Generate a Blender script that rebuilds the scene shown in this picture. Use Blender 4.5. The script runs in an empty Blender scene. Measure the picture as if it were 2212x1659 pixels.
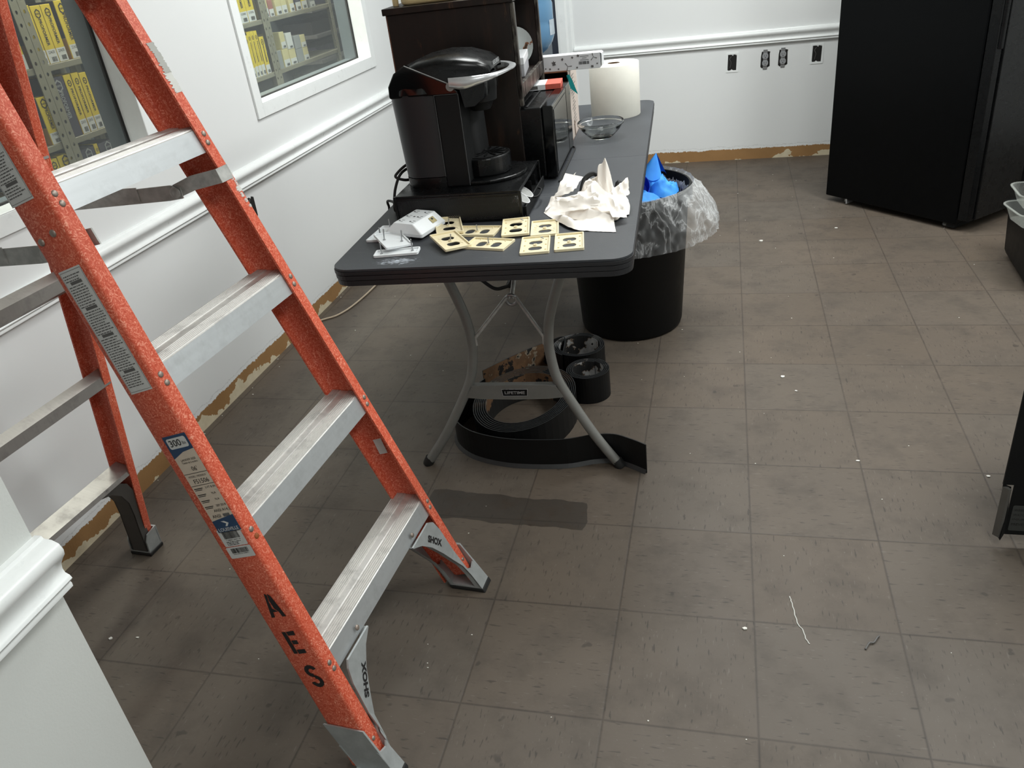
import bpy, bmesh, math, random
from mathutils import Matrix, Vector, noise as mnoise

# ---------------------------------------------------------------- camera, world, lights, exposure
S = bpy.context.scene
COL = S.collection
PI = math.pi

def look_basis(yaw, pitch, roll):
    fw = Vector((math.sin(yaw) * math.cos(pitch), math.cos(yaw) * math.cos(pitch), math.sin(pitch)))
    rt = Vector((math.cos(yaw), -math.sin(yaw), 0))
    up = rt.cross(fw)
    return (math.cos(roll) * rt + math.sin(roll) * up, -math.sin(roll) * rt + math.cos(roll) * up, fw)

cam_data = bpy.data.cameras.new('camera')
cam = bpy.data.objects.new('camera', cam_data)
COL.objects.link(cam)
cam_data.sensor_fit = 'HORIZONTAL'
cam_data.sensor_width = 36.0
cam_data.lens = 36.0 * 1733.66 / 2212.0
cam_data.clip_start = 0.02
R_, U_, F_ = look_basis(*[math.radians(a) for a in (-16.6405, -29.1271, -7.4153)])
cm = Matrix((R_, U_, -F_)).transposed().to_4x4()
cm.translation = (-0.08401, -1.06882, 1.41083)
cam.matrix_world = cm
S.camera = cam

world = bpy.data.worlds.new('world')
S.world = world
world.use_nodes = True
world.node_tree.nodes['Background'].inputs[0].default_value = (0.72, 0.84, 1.0, 1)
world.node_tree.nodes['Background'].inputs[1].default_value = 0.10

def area(name, loc, sx, sy, power, col=(1, 1, 1), rot=(0, 0, 0)):
    l = bpy.data.lights.new(name, 'AREA')
    l.shape = 'RECTANGLE'; l.size = sx; l.size_y = sy; l.energy = power; l.color = col
    o = bpy.data.objects.new(name, l)
    o.location = loc; o.rotation_euler = rot
    COL.objects.link(o)
    return o

# ceiling troffers (two by four feet) of the room, with added fill lights for back wall and cartons
area('troffer_and_fill_light', (-0.55, 2.2, 2.66), 0.6, 1.2, 33, (0.975, 1.0, 0.985))
area('troffer_and_fill_light', (1.45, 1.2, 2.66), 0.6, 1.2, 40, (0.975, 1.0, 0.985))
area('troffer_and_fill_light', (0.55, 2.55, 2.66), 1.2, 0.6, 30, (0.975, 1.0, 0.985))  # added unseen lamp, put in to brighten the back wall
area('troffer_and_fill_light', (0.6, -0.7, 2.66), 0.6, 1.2, 22, (0.975, 1.0, 0.985))
area('store_fill_light', (-2.22, 2.2, 2.62), 0.24, 2.8, 75, (1.0, 0.97, 0.88))  # unseen strip above the rack gap, placed to brighten the carton fronts

S.view_settings.view_transform = 'Standard'
S.view_settings.look = 'None'
S.view_settings.gamma = 1.0
S.view_settings.use_curve_mapping = False
S.view_settings.exposure = 0.35

# ---------------------------------------------------------------- helpers
def s(r, g, b):
    f = lambda c: (c / 255 / 12.92) if c / 255 <= 0.04045 else ((c / 255 + 0.055) / 1.055) ** 2.4
    return (f(r), f(g), f(b), 1.0)

class NT:
    """small wrapper to write node trees"""
    def __init__(self, name):
        self.m = bpy.data.materials.new(name)
        self.m.use_nodes = True
        self.t = self.m.node_tree
        self.b = self.t.nodes['Principled BSDF']
    def node(self, typ, **kw):
        n = self.t.nodes.new(typ)
        for k, v in kw.items(): setattr(n, k, v)
        return n
    def put(self, sock, v):
        if isinstance(v, bpy.types.NodeSocket): self.t.links.new(v, sock)
        elif v is not None: sock.default_value = v
    def math(self, op, a, b=None, c=None, clamp=False):
        n = self.node('ShaderNodeMath', operation=op, use_clamp=clamp)
        for i, v in enumerate((a, b, c)):
            if v is not None: self.put(n.inputs[i], v)
        return n.outputs[0]
    def coord(self, kind='Object'):
        return self.node('ShaderNodeTexCoord').outputs[kind]
    def sep(self, v):
        n = self.node('ShaderNodeSeparateXYZ'); self.put(n.inputs[0], v); return n.outputs
    def comb(self, x, y, z):
        n = self.node('ShaderNodeCombineXYZ')
        for i, v in enumerate((x, y, z)): self.put(n.inputs[i], v)
        return n.outputs[0]
    def mapping(self, v, scale=(1, 1, 1), rot=(0, 0, 0), loc=(0, 0, 0)):
        n = self.node('ShaderNodeMapping'); self.put(n.inputs[0], v)
        n.inputs['Scale'].default_value = scale; n.inputs['Rotation'].default_value = rot; n.inputs['Location'].default_value = loc
        return n.outputs[0]
    def noise(self, v, scale, detail=3, rough=0.5, dist=0.0, out=0):
        n = self.node('ShaderNodeTexNoise'); self.put(n.inputs['Vector'], v)
        n.inputs['Scale'].default_value = scale; n.inputs['Detail'].default_value = detail
        n.inputs['Roughness'].default_value = rough; n.inputs['Distortion'].default_value = dist
        return n.outputs[out]
    def ramp(self, f, stops, interp='LINEAR'):
        n = self.node('ShaderNodeValToRGB'); self.put(n.inputs[0], f)
        n.color_ramp.interpolation = interp
        e = n.color_ramp.elements
        while len(e) > 1: e.remove(e[-1])
        e[0].position = stops[0][0]; e[0].color = stops[0][1]
        for p, c in stops[1:]:
            x = e.new(p); x.color = c
        return n.outputs[0]
    def mix(self, f, a, b, mode='MIX'):
        n = self.node('ShaderNodeMix', data_type='RGBA', blend_type=mode)
        self.put(n.inputs[0], f); self.put(n.inputs[6], a); self.put(n.inputs[7], b)
        return n.outputs[2]
    def bump(self, h, strength=0.2, dist=0.002):
        n = self.node('ShaderNodeBump'); self.put(n.inputs['Height'], h)
        n.inputs['Strength'].default_value = strength; n.inputs['Distance'].default_value = dist
        self.t.links.new(n.outputs[0], self.b.inputs['Normal'])
    def set(self, **kw):
        names = dict(col='Base Color', rough='Roughness', metal='Metallic', spec='Specular IOR Level', trans='Transmission Weight',
                     ior='IOR', alpha='Alpha', coat='Coat Weight', emit='Emission Color', emits='Emission Strength', sheen='Sheen Weight')
        for k, v in kw.items(): self.put(self.b.inputs[names[k]], v)
        return self

def W(v): return (v, v, v, 1)

def pm(name, col, rough=0.5, metal=0.0, spec=0.5, var=0.12, vscale=30.0, bump=0.0, bscale=200.0, coat=0.0):
    """painted / plastic / metal surface with a little procedural unevenness"""
    n = NT(name)
    c = n.coord()
    f = n.noise(c, vscale, 4, 0.6)
    d = tuple(x * (1 - var) for x in col[:3]) + (1,)
    l = tuple(min(1, x * (1 + var)) for x in col[:3]) + (1,)
    n.set(col=n.ramp(f, [(0.3, d), (0.7, l)]), metal=metal, spec=spec, coat=coat)
    n.set(rough=n.math('MULTIPLY_ADD', f, 0.16, max(0.02, rough - 0.08)))
    if bump: n.bump(n.noise(c, bscale, 2), bump, 0.001)
    return n.m

class MB:
    """collects polygons and links them as ONE mesh object"""
    def __init__(self): self.v = []; self.f = []; self.mi = []
    def add(self, verts, faces, mat=0, M=None):
        b = len(self.v)
        for p in verts:
            p = Vector(p)
            self.v.append(M @ p if M else p)
        for f in faces: self.f.append([i + b for i in f]); self.mi.append(mat)
        return self
    def box(self, x0, x1, y0, y1, z0, z1, mat=0, M=None):
        v = [(x, y, z) for x in (x0, x1) for y in (y0, y1) for z in (z0, z1)]
        return self.add(v, [(0, 1, 3, 2), (4, 6, 7, 5), (0, 4, 5, 1), (2, 3, 7, 6), (0, 2, 6, 4), (1, 5, 7, 3)], mat, M)
    def prism(self, poly, a0, a1, axis='z', mat=0, M=None):
        g = {'z': lambda p, a: (p[0], p[1], a), 'y': lambda p, a: (p[0], a, p[1]), 'x': lambda p, a: (a, p[0], p[1])}[axis]
        n = len(poly)
        v = [g(p, a0) for p in poly] + [g(p, a1) for p in poly]
        f = [tuple(range(n)), tuple(range(n, 2 * n))] + [(i, (i + 1) % n, n + (i + 1) % n, n + i) for i in range(n)]
        return self.add(v, f, mat, M)
    def holes(self, outer, holes, z0, z1, mat=0, M=None):
        bm = bmesh.new(); loops = []
        for lp in [outer] + holes:
            vs = [bm.verts.new((p[0], p[1], 0)) for p in lp]
            loops.append(len(vs))
            for i in range(len(vs)): bm.edges.new((vs[i], vs[(i + 1) % len(vs)]))
        bmesh.ops.triangle_fill(bm, use_beauty=True, use_dissolve=False, edges=bm.edges[:])
        bm.verts.index_update()
        P = [v.co.copy() for v in bm.verts]
        F = [[v.index for v in f.verts] for f in bm.faces]
        bm.free(); n = len(P)
        v = [(p.x, p.y, z0) for p in P] + [(p.x, p.y, z1) for p in P]
        f = F + [[i + n for i in q] for q in F]
        b = 0
        for c in loops:
            f += [(b + i, b + (i + 1) % c, n + b + (i + 1) % c, n + b + i) for i in range(c)]
            b += c
        return self.add(v, f, mat, M)
    def tube(self, path, r, n=12, mat=0, M=None, caps=True, closed=False):
        P = [Vector(p) for p in path]; k = len(P)
        rr = r if isinstance(r, (list, tuple)) else [r] * k
        v = []; f = []; nr = None
        for i in range(k):
            a = P[(i - 1) % k] if closed else P[max(i - 1, 0)]
            c = P[(i + 1) % k] if closed else P[min(i + 1, k - 1)]
            t = (c - a).normalized()
            if nr is None:
                nr = t.orthogonal().normalized()
            else:
                nr = (nr - t * nr.dot(t)).normalized()
            bi = t.cross(nr)
            for j in range(n):
                q = 2 * PI * j / n
                v.append(P[i] + (nr * math.cos(q) + bi * math.sin(q)) * rr[i])
        for i in range(k if closed else k - 1):
            i2 = (i + 1) % k
            for j in range(n):
                f.append((i * n + j, i * n + (j + 1) % n, i2 * n + (j + 1) % n, i2 * n + j))
        if caps and not closed: f += [tuple(range(n)), tuple(range((k - 1) * n, k * n))]
        return self.add(v, f, mat, M)
    def lathe(self, prof, n=32, mat=0, M=None, a0=0.0, a1=2 * PI):
        full = abs(a1 - a0 - 2 * PI) < 1e-6
        k = n if full else n + 1
        v = []; f = []
        for r, z in prof:
            for j in range(k):
                q = a0 + (a1 - a0) * j / n
                v.append((r * math.cos(q), r * math.sin(q), z))
        for i in range(len(prof) - 1):
            for j in range(n):
                j2 = (j + 1) % k
                f.append((i * k + j, i * k + j2, (i + 1) * k + j2, (i + 1) * k + j))
        return self.add(v, f, mat, M)
    def grid(self, fn, nu, nv, mat=0, M=None):
        v = [fn(i / nu, j / nv) for i in range(nu + 1) for j in range(nv + 1)]
        f = [(i * (nv + 1) + j, (i + 1) * (nv + 1) + j, (i + 1) * (nv + 1) + j + 1, i * (nv + 1) + j + 1) for i in range(nu) for j in range(nv)]
        return self.add(v, f, mat, M)
    def strip(self, path, t, z0, z1, mat=0, mat_in=None, M=None):
        """ribbon standing on edge along a 2-D path"""
        P = [Vector((p[0], p[1])) for p in path]; k = len(P); L = []; Rr = []
        for i in range(k):
            d = (P[min(i + 1, k - 1)] - P[max(i - 1, 0)]).normalized()
            nn = Vector((-d.y, d.x)) * t / 2
            L.append(P[i] + nn); Rr.append(P[i] - nn)
        v = [(p.x, p.y, z) for z in (z0, z1) for p in L] + [(p.x, p.y, z) for z in (z0, z1) for p in Rr]
        for i in range(k - 1):
            pass
        fl = [(i, i + 1, k + i + 1, k + i) for i in range(k - 1)]
        fr = [(2 * k + i, 2 * k + i + 1, 3 * k + i + 1, 3 * k + i) for i in range(k - 1)]
        ft = [(k + i, k + i + 1, 3 * k + i + 1, 3 * k + i) for i in range(k - 1)]
        fb = [(i, i + 1, 2 * k + i + 1, 2 * k + i) for i in range(k - 1)]
        fe = [(0, k, 3 * k, 2 * k), (k - 1, 2 * k - 1, 4 * k - 1, 3 * k - 1)]
        b = len(self.f)
        self.add(v, fl + fr + ft + fb + fe, mat, M)
        if mat_in is not None:
            for i in range(k - 1): self.mi[b + i] = mat_in
        return self
    def text(self, body, h, mat, M, width=None, bold=0.0):
        V, Fc = text_poly(body, bold)
        xs = [p[0] for p in V]; ys = [p[1] for p in V]
        x0, x1, y0, y1 = min(xs), max(xs), min(ys), max(ys)
        sy = h / (y1 - y0); sx = sy if width is None else width / (x1 - x0)
        return self.add([((p[0] - (x0 + x1) / 2) * sx, (p[1] - (y0 + y1) / 2) * sy, 0) for p in V], Fc, mat, M)
    def quad(self, w, h, mat, M, x=0.0, y=0.0, z=0.0):
        return self.add([(x - w / 2, y - h / 2, z), (x + w / 2, y - h / 2, z), (x + w / 2, y + h / 2, z), (x - w / 2, y + h / 2, z)], [(0, 1, 2, 3)], mat, M)
    def build(self, name, mats, parent=None, smooth=None, bevel=0.0, seg=2, loc=None, rotz=0.0, rot=None, fix=True):
        me = bpy.data.meshes.new(name)
        me.from_pydata([tuple(p) for p in self.v], [], self.f)
        for m in (mats if isinstance(mats, (list, tuple)) else [mats]): me.materials.append(m)
        for p, i in zip(me.polygons, self.mi): p.material_index = i
        if fix:
            bm = bmesh.new(); bm.from_mesh(me)
            bmesh.ops.recalc_face_normals(bm, faces=bm.faces[:])
            bm.to_mesh(me); bm.free()
        if smooth is not None:
            for p in me.polygons: p.use_smooth = True
            me.set_sharp_from_angle(angle=math.radians(smooth))
        me.update()
        o = bpy.data.objects.new(name, me); COL.objects.link(o)
        if parent: o.parent = parent
        if loc: o.location = loc
        if rotz: o.rotation_euler = (0, 0, rotz)
        if rot: o.rotation_euler = rot
        if bevel:
            b = o.modifiers.new('bevel', 'BEVEL'); b.width = bevel; b.segments = seg; b.limit_method = 'ANGLE'; b.angle_limit = math.radians(40)
            b.harden_normals = False
        return o

_tc = {}
def text_poly(body, bold):
    k = (body, bold)
    if k not in _tc:
        c = bpy.data.curves.new('t', 'FONT'); c.body = body; c.size = 1.0; c.offset = bold; c.resolution_u = 3
        o = bpy.data.objects.new('t', c); COL.objects.link(o)
        bpy.context.view_layer.update()
        me = bpy.data.meshes.new_from_object(o.evaluated_get(bpy.context.evaluated_depsgraph_get()))
        _tc[k] = ([tuple(v.co) for v in me.vertices], [tuple(p.vertices) for p in me.polygons])
        bpy.data.objects.remove(o); bpy.data.curves.remove(c); bpy.data.meshes.remove(me)
    return _tc[k]

def frame(o, x, y):
    x = Vector(x).normalized(); y = Vector(y).normalized(); z = x.cross(y).normalized(); y = z.cross(x)
    m = Matrix((x, y, z)).transposed().to_4x4(); m.translation = Vector(o)
    return m

def TR(x=0, y=0, z=0): return Matrix.Translation((x, y, z))
def RZ(a): return Matrix.Rotation(a, 4, 'Z')
def RX(a): return Matrix.Rotation(a, 4, 'X')
def RY(a): return Matrix.Rotation(a, 4, 'Y')

def tag(o, label=None, cat=None, group=None, kind=None):
    if label: o['label'] = label
    if cat: o['category'] = cat
    if group: o['group'] = group
    if kind: o['kind'] = kind
    return o

def thing(name, label, cat, loc=(0, 0, 0), rotz=0.0, group=None, rot=None):
    o = bpy.data.objects.new(name, None); COL.objects.link(o)
    o.empty_display_size = 0.1
    o.location = loc; o.rotation_euler = rot if rot else (0, 0, rotz)
    return tag(o, label, cat, group)

def structure(o): o['kind'] = 'structure'; return o

def rrect(w, h, r, n=5, cx=0.0, cy=0.0):
    P = []
    for sx, sy, a in ((1, 1, 0), (-1, 1, 90), (-1, -1, 180), (1, -1, 270)):
        for i in range(n + 1):
            q = math.radians(a + 90 * i / n)
            P.append((cx + sx * (w / 2 - r) + r * math.cos(q), cy + sy * (h / 2 - r) + r * math.sin(q)))
    return P

def smoothpath(pts, n=6):
    """Catmull-Rom through 3-D points"""
    P = [Vector(p) for p in pts]; out = []
    for i in range(len(P) - 1):
        a, b, c, d = P[max(i - 1, 0)], P[i], P[i + 1], P[min(i + 2, len(P) - 1)]
        for k in range(n):
            t = k / n
            out.append(0.5 * ((2 * b) + (c - a) * t + (2 * a - 5 * b + 4 * c - d) * t * t + (3 * b - a - 3 * c + d) * t ** 3))
    out.append(P[-1])
    return out

# ---------------------------------------------------------------- materials
def wall_paint(name, scrape=True, base=(231, 233, 232), axis='Y'):
    n = NT(name); c = n.coord(); xyz = n.sep(c)
    f = n.noise(c, 3.0, 3)
    col = n.mix(f, s(base[0] - 5, base[1] - 5, base[2] - 4), s(*base))
    bh = n.noise(c, 220, 3)
    if scrape:
        # band at the floor where the old baseboard was pulled off: brown glue, torn paper and cream plaster
        along = xyz[axis]
        big = n.noise(c, 2.6, 2); mid = n.noise(c, 16, 4, 0.6); fine = n.noise(c, 110, 3, 0.7)
        edge = n.math('ADD', n.math('MULTIPLY', big, 0.030), n.math('ADD', n.math('MULTIPLY', mid, 0.014), n.math('MULTIPLY', fine, 0.022)))
        top = n.math('ADD', edge, 0.034)
        inband = n.math('LESS_THAN', xyz['Z'], top)
        lowedge = n.math('MULTIPLY_ADD', n.math('SUBTRACT', n.noise(c, 4.5, 5, 0.6), 0.53), 0.34, 0.006)
        low = n.math('LESS_THAN', xyz['Z'], lowedge)
        glue = n.mix(n.noise(c, 9, 4), s(138, 104, 66), s(166, 128, 84))
        cream = n.mix(n.noise(c, 30, 3), s(198, 184, 154), s(222, 212, 186))
        glue = n.mix(low, glue, cream)
        col = n.mix(inband, col, glue)
        # cracked paint just above the band
        ck = n.math('ABSOLUTE', n.math('SUBTRACT', n.math('SUBTRACT', xyz['Z'], top), n.math('MULTIPLY', n.noise(c, 12, 4), 0.03)))
        crack = n.math('MULTIPLY', n.math('LESS_THAN', ck, 0.0012), 0.35)
        col = n.mix(crack, col, s(150, 150, 146))
        bh = n.math('ADD', n.math('MULTIPLY', bh, 0.3), n.math('MULTIPLY', inband, n.math('MULTIPLY_ADD', fine, 3.0, -3.0)))
    n.set(col=col, rough=0.55, spec=0.35)
    n.bump(bh, 0.12, 0.002)
    return n.m

M_WALL_L = wall_paint('wall_paint_left', True)
M_WALL_B = wall_paint('wall_paint_back', True, axis='X')
M_WALL = wall_paint('wall_paint', False)
M_STUB = wall_paint('wall_paint_partition', False, (214, 217, 213))
M_TRIM = pm('trim_gloss_white', s(236, 239, 238), 0.3, var=0.02)
M_CEIL = pm('ceiling_white', s(225, 225, 220), 0.8, var=0.03)

def floor_mat():
    n = NT('vinyl_tile_floor'); c = n.coord(); x = n.sep(c); T = 0.3048
    ux = n.math('DIVIDE', x['X'], T); uy = n.math('DIVIDE', x['Y'], T)
    ix = n.math('FLOOR', ux); iy = n.math('FLOOR', uy)
    fx = n.math('SUBTRACT', ux, ix); fy = n.math('SUBTRACT', uy, iy)
    wob = n.math('MULTIPLY', n.math('SUBTRACT', n.noise(c, 60, 3), 0.5), 0.006)
    ex = n.math('ADD', n.math('MINIMUM', fx, n.math('SUBTRACT', 1.0, fx)), wob)
    ey = n.math('ADD', n.math('MINIMUM', fy, n.math('SUBTRACT', 1.0, fy)), wob)
    jx = n.math('SUBTRACT', 1.0, n.math('DIVIDE', ex, 0.012, clamp=True))
    jy = n.math('SUBTRACT', 1.0, n.math('DIVIDE', ey, 0.012, clamp=True))
    joint = n.math('MAXIMUM', jx, jy)
    wn = n.node('ShaderNodeTexWhiteNoise', noise_dimensions='2D'); n.put(wn.inputs['Vector'], n.comb(ix, iy, 0))
    par = n.math('MODULO', n.math('ABSOLUTE', n.math('ADD', ix, iy)), 2.0)
    # chips run along x in one tile and along y in the next
    va = n.mapping(c, (28, 150, 1)); vb = n.mapping(c, (150, 28, 1))
    vm = n.node('ShaderNodeMix', data_type='VECTOR'); n.put(vm.inputs[0], par); n.put(vm.inputs[4], va); n.put(vm.inputs[5], vb)
    chips = n.noise(vm.outputs[1], 1.0, 2, 0.5)
    dark = n.ramp(chips, [(0.30, W(1)), (0.37, W(0))])
    lite = n.ramp(chips, [(0.66, W(0)), (0.74, W(1))])
    big = n.noise(c, 1.1, 4, 0.6)
    med = n.noise(c, 7, 5, 0.65)
    base = n.mix(n.ramp(big, [(0.35, W(0)), (0.65, W(1))]), s(84, 75, 66), s(96, 85, 74))
    base = n.mix(n.math('MULTIPLY', wn.outputs[0], 0.35), base, s(90, 85, 79))
    # scuffed dirt
    base = n.mix(n.ramp(med, [(0.48, W(0)), (0.74, W(0.65))]), base, s(66, 60, 54))
    base = n.mix(n.math('MULTIPLY', dark, 0.55), base, s(42, 39, 37))
    base = n.mix(n.math('MULTIPLY', lite, 0.26), base, s(122, 116, 109))
    spots = n.ramp(n.noise(c, 23, 2, 0.4), [(0.72, W(0)), (0.76, W(0.55))])
    base = n.mix(spots, base, s(48, 44, 40))
    gr = n.ramp(n.noise(c, 180, 2, 0.5), [(0.70, W(0)), (0.78, W(0.4))])
    base = n.mix(gr, base, s(132, 127, 120))
    base = n.mix(n.math('MULTIPLY', joint, n.math('MULTIPLY_ADD', n.noise(c, 5, 3), 0.9, 0.10)), base, s(40, 35, 32))
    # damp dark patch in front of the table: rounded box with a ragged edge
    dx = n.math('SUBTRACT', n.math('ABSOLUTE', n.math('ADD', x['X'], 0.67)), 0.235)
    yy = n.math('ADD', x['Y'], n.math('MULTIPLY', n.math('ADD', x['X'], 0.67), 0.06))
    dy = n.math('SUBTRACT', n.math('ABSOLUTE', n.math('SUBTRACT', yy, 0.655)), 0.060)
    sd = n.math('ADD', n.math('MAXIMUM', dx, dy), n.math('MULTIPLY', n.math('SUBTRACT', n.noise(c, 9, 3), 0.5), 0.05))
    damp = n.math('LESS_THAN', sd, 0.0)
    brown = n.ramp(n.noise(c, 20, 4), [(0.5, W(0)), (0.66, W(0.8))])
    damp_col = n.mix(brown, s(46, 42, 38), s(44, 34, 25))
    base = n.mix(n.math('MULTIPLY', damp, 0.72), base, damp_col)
    n.set(col=base, spec=0.35)
    n.set(rough=n.math('SUBTRACT', n.math('MULTIPLY_ADD', med, 0.25, 0.42), n.math('MULTIPLY', damp, 0.08)))
    n.bump(n.math('SUBTRACT', n.noise(c, 90, 3), n.math('MULTIPLY', joint, 2.0)), 0.10, 0.002)
    return n.m
M_FLOOR = floor_mat()

def fiberglass():
    n = NT('orange_fiberglass'); c = n.coord()
    strands = n.noise(c, 95, 4, 0.65, 3.5)
    soft = n.noise(c, 14, 4, 0.6)
    col = n.ramp(strands, [(0.36, s(188, 70, 44)), (0.52, s(210, 96, 70)), (0.66, s(240, 164, 138))])
    col = n.mix(n.ramp(soft, [(0.4, W(0)), (0.75, W(0.4))]), col, s(196, 78, 48))
    n.set(col=col, rough=0.5, spec=0.35)
    n.bump(strands, 0.12, 0.0008)
    return n.m
M_FIBER = fiberglass()

def aluminium(name, col, rough, streak=(2, 2, 120), dirt=0.25):
    n = NT(name); c = n.coord()
    st = n.noise(n.mapping(c, streak), 3.0, 3)
    d = n.noise(c, 22, 5, 0.65)
    cc = n.mix(st, tuple(v * 0.85 for v in col[:3]) + (1,), col)
    cc = n.mix(n.ramp(d, [(0.5, W(0)), (0.8, W(dirt))]), cc, s(96, 94, 90))
    n.set(col=cc, metal=0.75, rough=n.math('MULTIPLY_ADD', d, 0.25, rough - 0.1))
    return n.m
M_ALU = aluminium('mill_aluminium', s(206, 210, 212), 0.42, (120, 2, 2))
M_ALUD = aluminium('dirty_aluminium', s(180, 176, 172), 0.45, (2, 60, 2), 0.5)
M_TREAD = aluminium('worn_tread', s(222, 220, 216), 0.5, (160, 2, 2), 0.5)
M_SHOE = pm('cast_shoe_grey', s(170, 174, 174), 0.45, 0.45, var=0.1, vscale=40)
M_STEEL = pm('galvanised_steel', s(178, 178, 174), 0.4, 0.25, var=0.2, vscale=60)
M_RIVET = pm('rivet_metal', s(150, 138, 128), 0.45, 0.6, var=0.15)
M_RUST = pm('rusty_rivet', s(150, 82, 40), 0.7, 0.2, var=0.3)
M_RUBBER = pm('black_rubber', s(24, 24, 24), 0.6, var=0.1)
M_STICKER = pm('sticker_white', s(206, 205, 202), 0.5, var=0.05)
M_STICKB = pm('sticker_beige', s(206, 190, 172), 0.5, var=0.05)
M_NAVY = pm('sticker_navy', s(38, 66, 98), 0.45, var=0.06)
M_INK = pm('ink_black', s(26, 24, 24), 0.6, var=0.05)
M_INKG = pm('ink_grey', s(96, 94, 92), 0.6, var=0.05)
M_STENCIL = pm('stencil_paint', s(22, 18, 18), 0.7, var=0.3, vscale=300)
M_SPLAT = pm('white_paint_drip', s(206, 206, 200), 0.6, var=0.05)
M_GREYP = pm('grey_paint_patch', s(168, 168, 162), 0.6, var=0.05)

def tabletop_mat():
    n = NT('tabletop_plastic'); c = n.coord()
    f = n.noise(c, 5, 5, 0.6); g = n.noise(c, 420, 2)
    col = n.mix(f, s(50, 52, 56), s(66, 69, 73))
    scr = n.ramp(n.noise(n.mapping(c, (6, 90, 1), (0, 0, 0.5)), 1.0, 3), [(0.68, W(0)), (0.74, W(0.25))])
    col = n.mix(scr, col, s(112, 114, 116))
    # chalky scrape near the front left corner
    x = n.sep(c)
    ds = n.node('ShaderNodeVectorMath', operation='DISTANCE'); n.put(ds.inputs[0], n.mapping(c, (1.0, 2.4, 0))); ds.inputs[1].default_value = (-0.205, -0.868 * 2.4, 0)
    mask = n.math('SUBTRACT', 1.0, n.math('DIVIDE', ds.outputs['Value'], 0.105, clamp=True))
    ch = n.ramp(n.math('MULTIPLY', n.noise(n.mapping(c, (1, 2.2, 1)), 60, 5, 0.7), n.math('POWER', mask, 0.4)), [(0.40, W(0)), (0.58, W(0.85))])
    col = n.mix(ch, col, s(206, 214, 224))
    n.set(col=col, rough=0.5, spec=0.4)
    n.bump(g, 0.25, 0.001)
    return n.m
M_TOP = tabletop_mat()
M_TOPEDGE = pm('table_edge_plastic', s(34, 35, 38), 0.45, var=0.08)
M_LEG = pm('grey_powder_coat', s(122, 122, 118), 0.45, 0.2, var=0.06)
M_BLK = pm('black_plastic', s(11, 12, 13), 0.38, var=0.1, spec=.3)
M_BLKM = pm('black_matte_plastic', s(14, 15, 16), 0.6, var=0.1, spec=.25)
M_GLOSS = pm('black_gloss', s(5, 6, 7), 0.08, var=0.1, spec=0.45)
M_GLOSSB = pm('black_satin', s(7, 8, 9), 0.28, var=0.1, spec=.35)
M_SILVER = pm('silver_plastic', s(196, 198, 200), 0.3, 0.6, var=0.05)
M_GREYL = pm('grey_label', s(150, 152, 152), 0.5, var=0.05)
M_IVORY = pm('ivory_plastic', s(238, 226, 190), 0.4, var=0.03)
M_WHITEP = pm('white_plastic', s(236, 240, 242), 0.35, var=0.02)
M_SCREW = pm('screw_steel', s(170, 172, 174), 0.35, 0.8, var=0.1)
M_FRIDGE = pm('fridge_black', s(4, 5, 6), 0.34, var=0.12, spec=0.12, bump=0.05, bscale=500)
M_FDOOR = pm('fridge_door_black', s(13, 14, 15), 0.28, var=0.12, spec=0.25)
M_BIN = pm('bin_black', s(7, 8, 8), 0.5, var=0.15, spec=.2)
M_VINYL = pm('black_vinyl', s(12, 13, 14), 0.45, var=0.15, spec=.3)
M_VEDGE = pm('black_vinyl_edge', s(34, 35, 36), 0.5, var=0.15)
M_PAPER = pm('paper_white', s(246, 240, 232), 0.85, var=0.03)
M_ROLL = pm('paper_roll', s(226, 224, 214), 0.9, var=0.02)
M_CORE = pm('cardboard_core', s(120, 96, 76), 0.8, var=0.1)
M_CARD = pm('cardboard_brown', s(122, 78, 54), 0.8, var=0.1)
M_PRINT = pm('printed_box_pale', s(206, 192, 182), 0.6, var=0.06)
M_RED = pm('red_print', s(206, 92, 76), 0.6, var=0.06)
M_BOXW = pm('white_box', s(226, 228, 230), 0.5, var=0.02)
M_TEAL = pm('teal_plastic', s(20, 150, 150), 0.5, var=0.05)
M_CREAM = pm('cream_plastic', s(222, 198, 150), 0.45, var=0.05)
M_GREYBOX = pm('grey_box', s(170, 170, 174), 0.6, var=0.05)

def old_wood(name='dark_stained_wood', worn=0.0):
    n = NT(name); c = n.coord()
    g = n.noise(n.mapping(c, (14, 14, 2.0)), 2.0, 5, 0.6)
    col = n.ramp(g, [(0.3, s(12, 8, 6)), (0.55, s(25, 16, 11)), (0.75, s(46, 29, 20))])
    w = n.ramp(n.noise(n.mapping(c, (22, 22, 5)), 2.2, 5, 0.7), [(0.62 - worn, W(0)), (0.76 - worn, W(0.7))])
    col = n.mix(w, col, s(120, 82, 56) if not worn else s(104, 100, 92))
    n.set(col=col, rough=0.45, spec=0.4)
    n.bump(g, 0.2, 0.001)
    return n.m
M_WOOD = old_wood()
M_WOODW = old_wood('worn_wood_edge', 0.16)

def glue_back():
    n = NT('glued_vinyl_back'); c = n.coord()
    f = n.noise(c, 7, 6, 0.62)
    col = n.ramp(f, [(0.50, s(24, 23, 22)), (0.51, s(124, 92, 64)), (0.60, s(100, 74, 52)), (0.62, s(160, 146, 126)), (0.64, s(30, 28, 26))], 'LINEAR')
    n.set(col=col, rough=0.7)
    return n.m
M_GLUE = glue_back()

def plaster_back():
    n = NT('plaster_vinyl_back'); c = n.coord()
    f = n.noise(c, 16, 5, 0.6)
    col = n.ramp(f, [(0.52, s(22, 22, 22)), (0.53, s(120, 100, 78)), (0.55, s(150, 150, 150)), (0.66, s(176, 176, 174)), (0.67, s(24, 24, 24))], 'LINEAR')
    n.set(col=col, rough=0.7)
    return n.m
M_PLAST = plaster_back()

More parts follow.
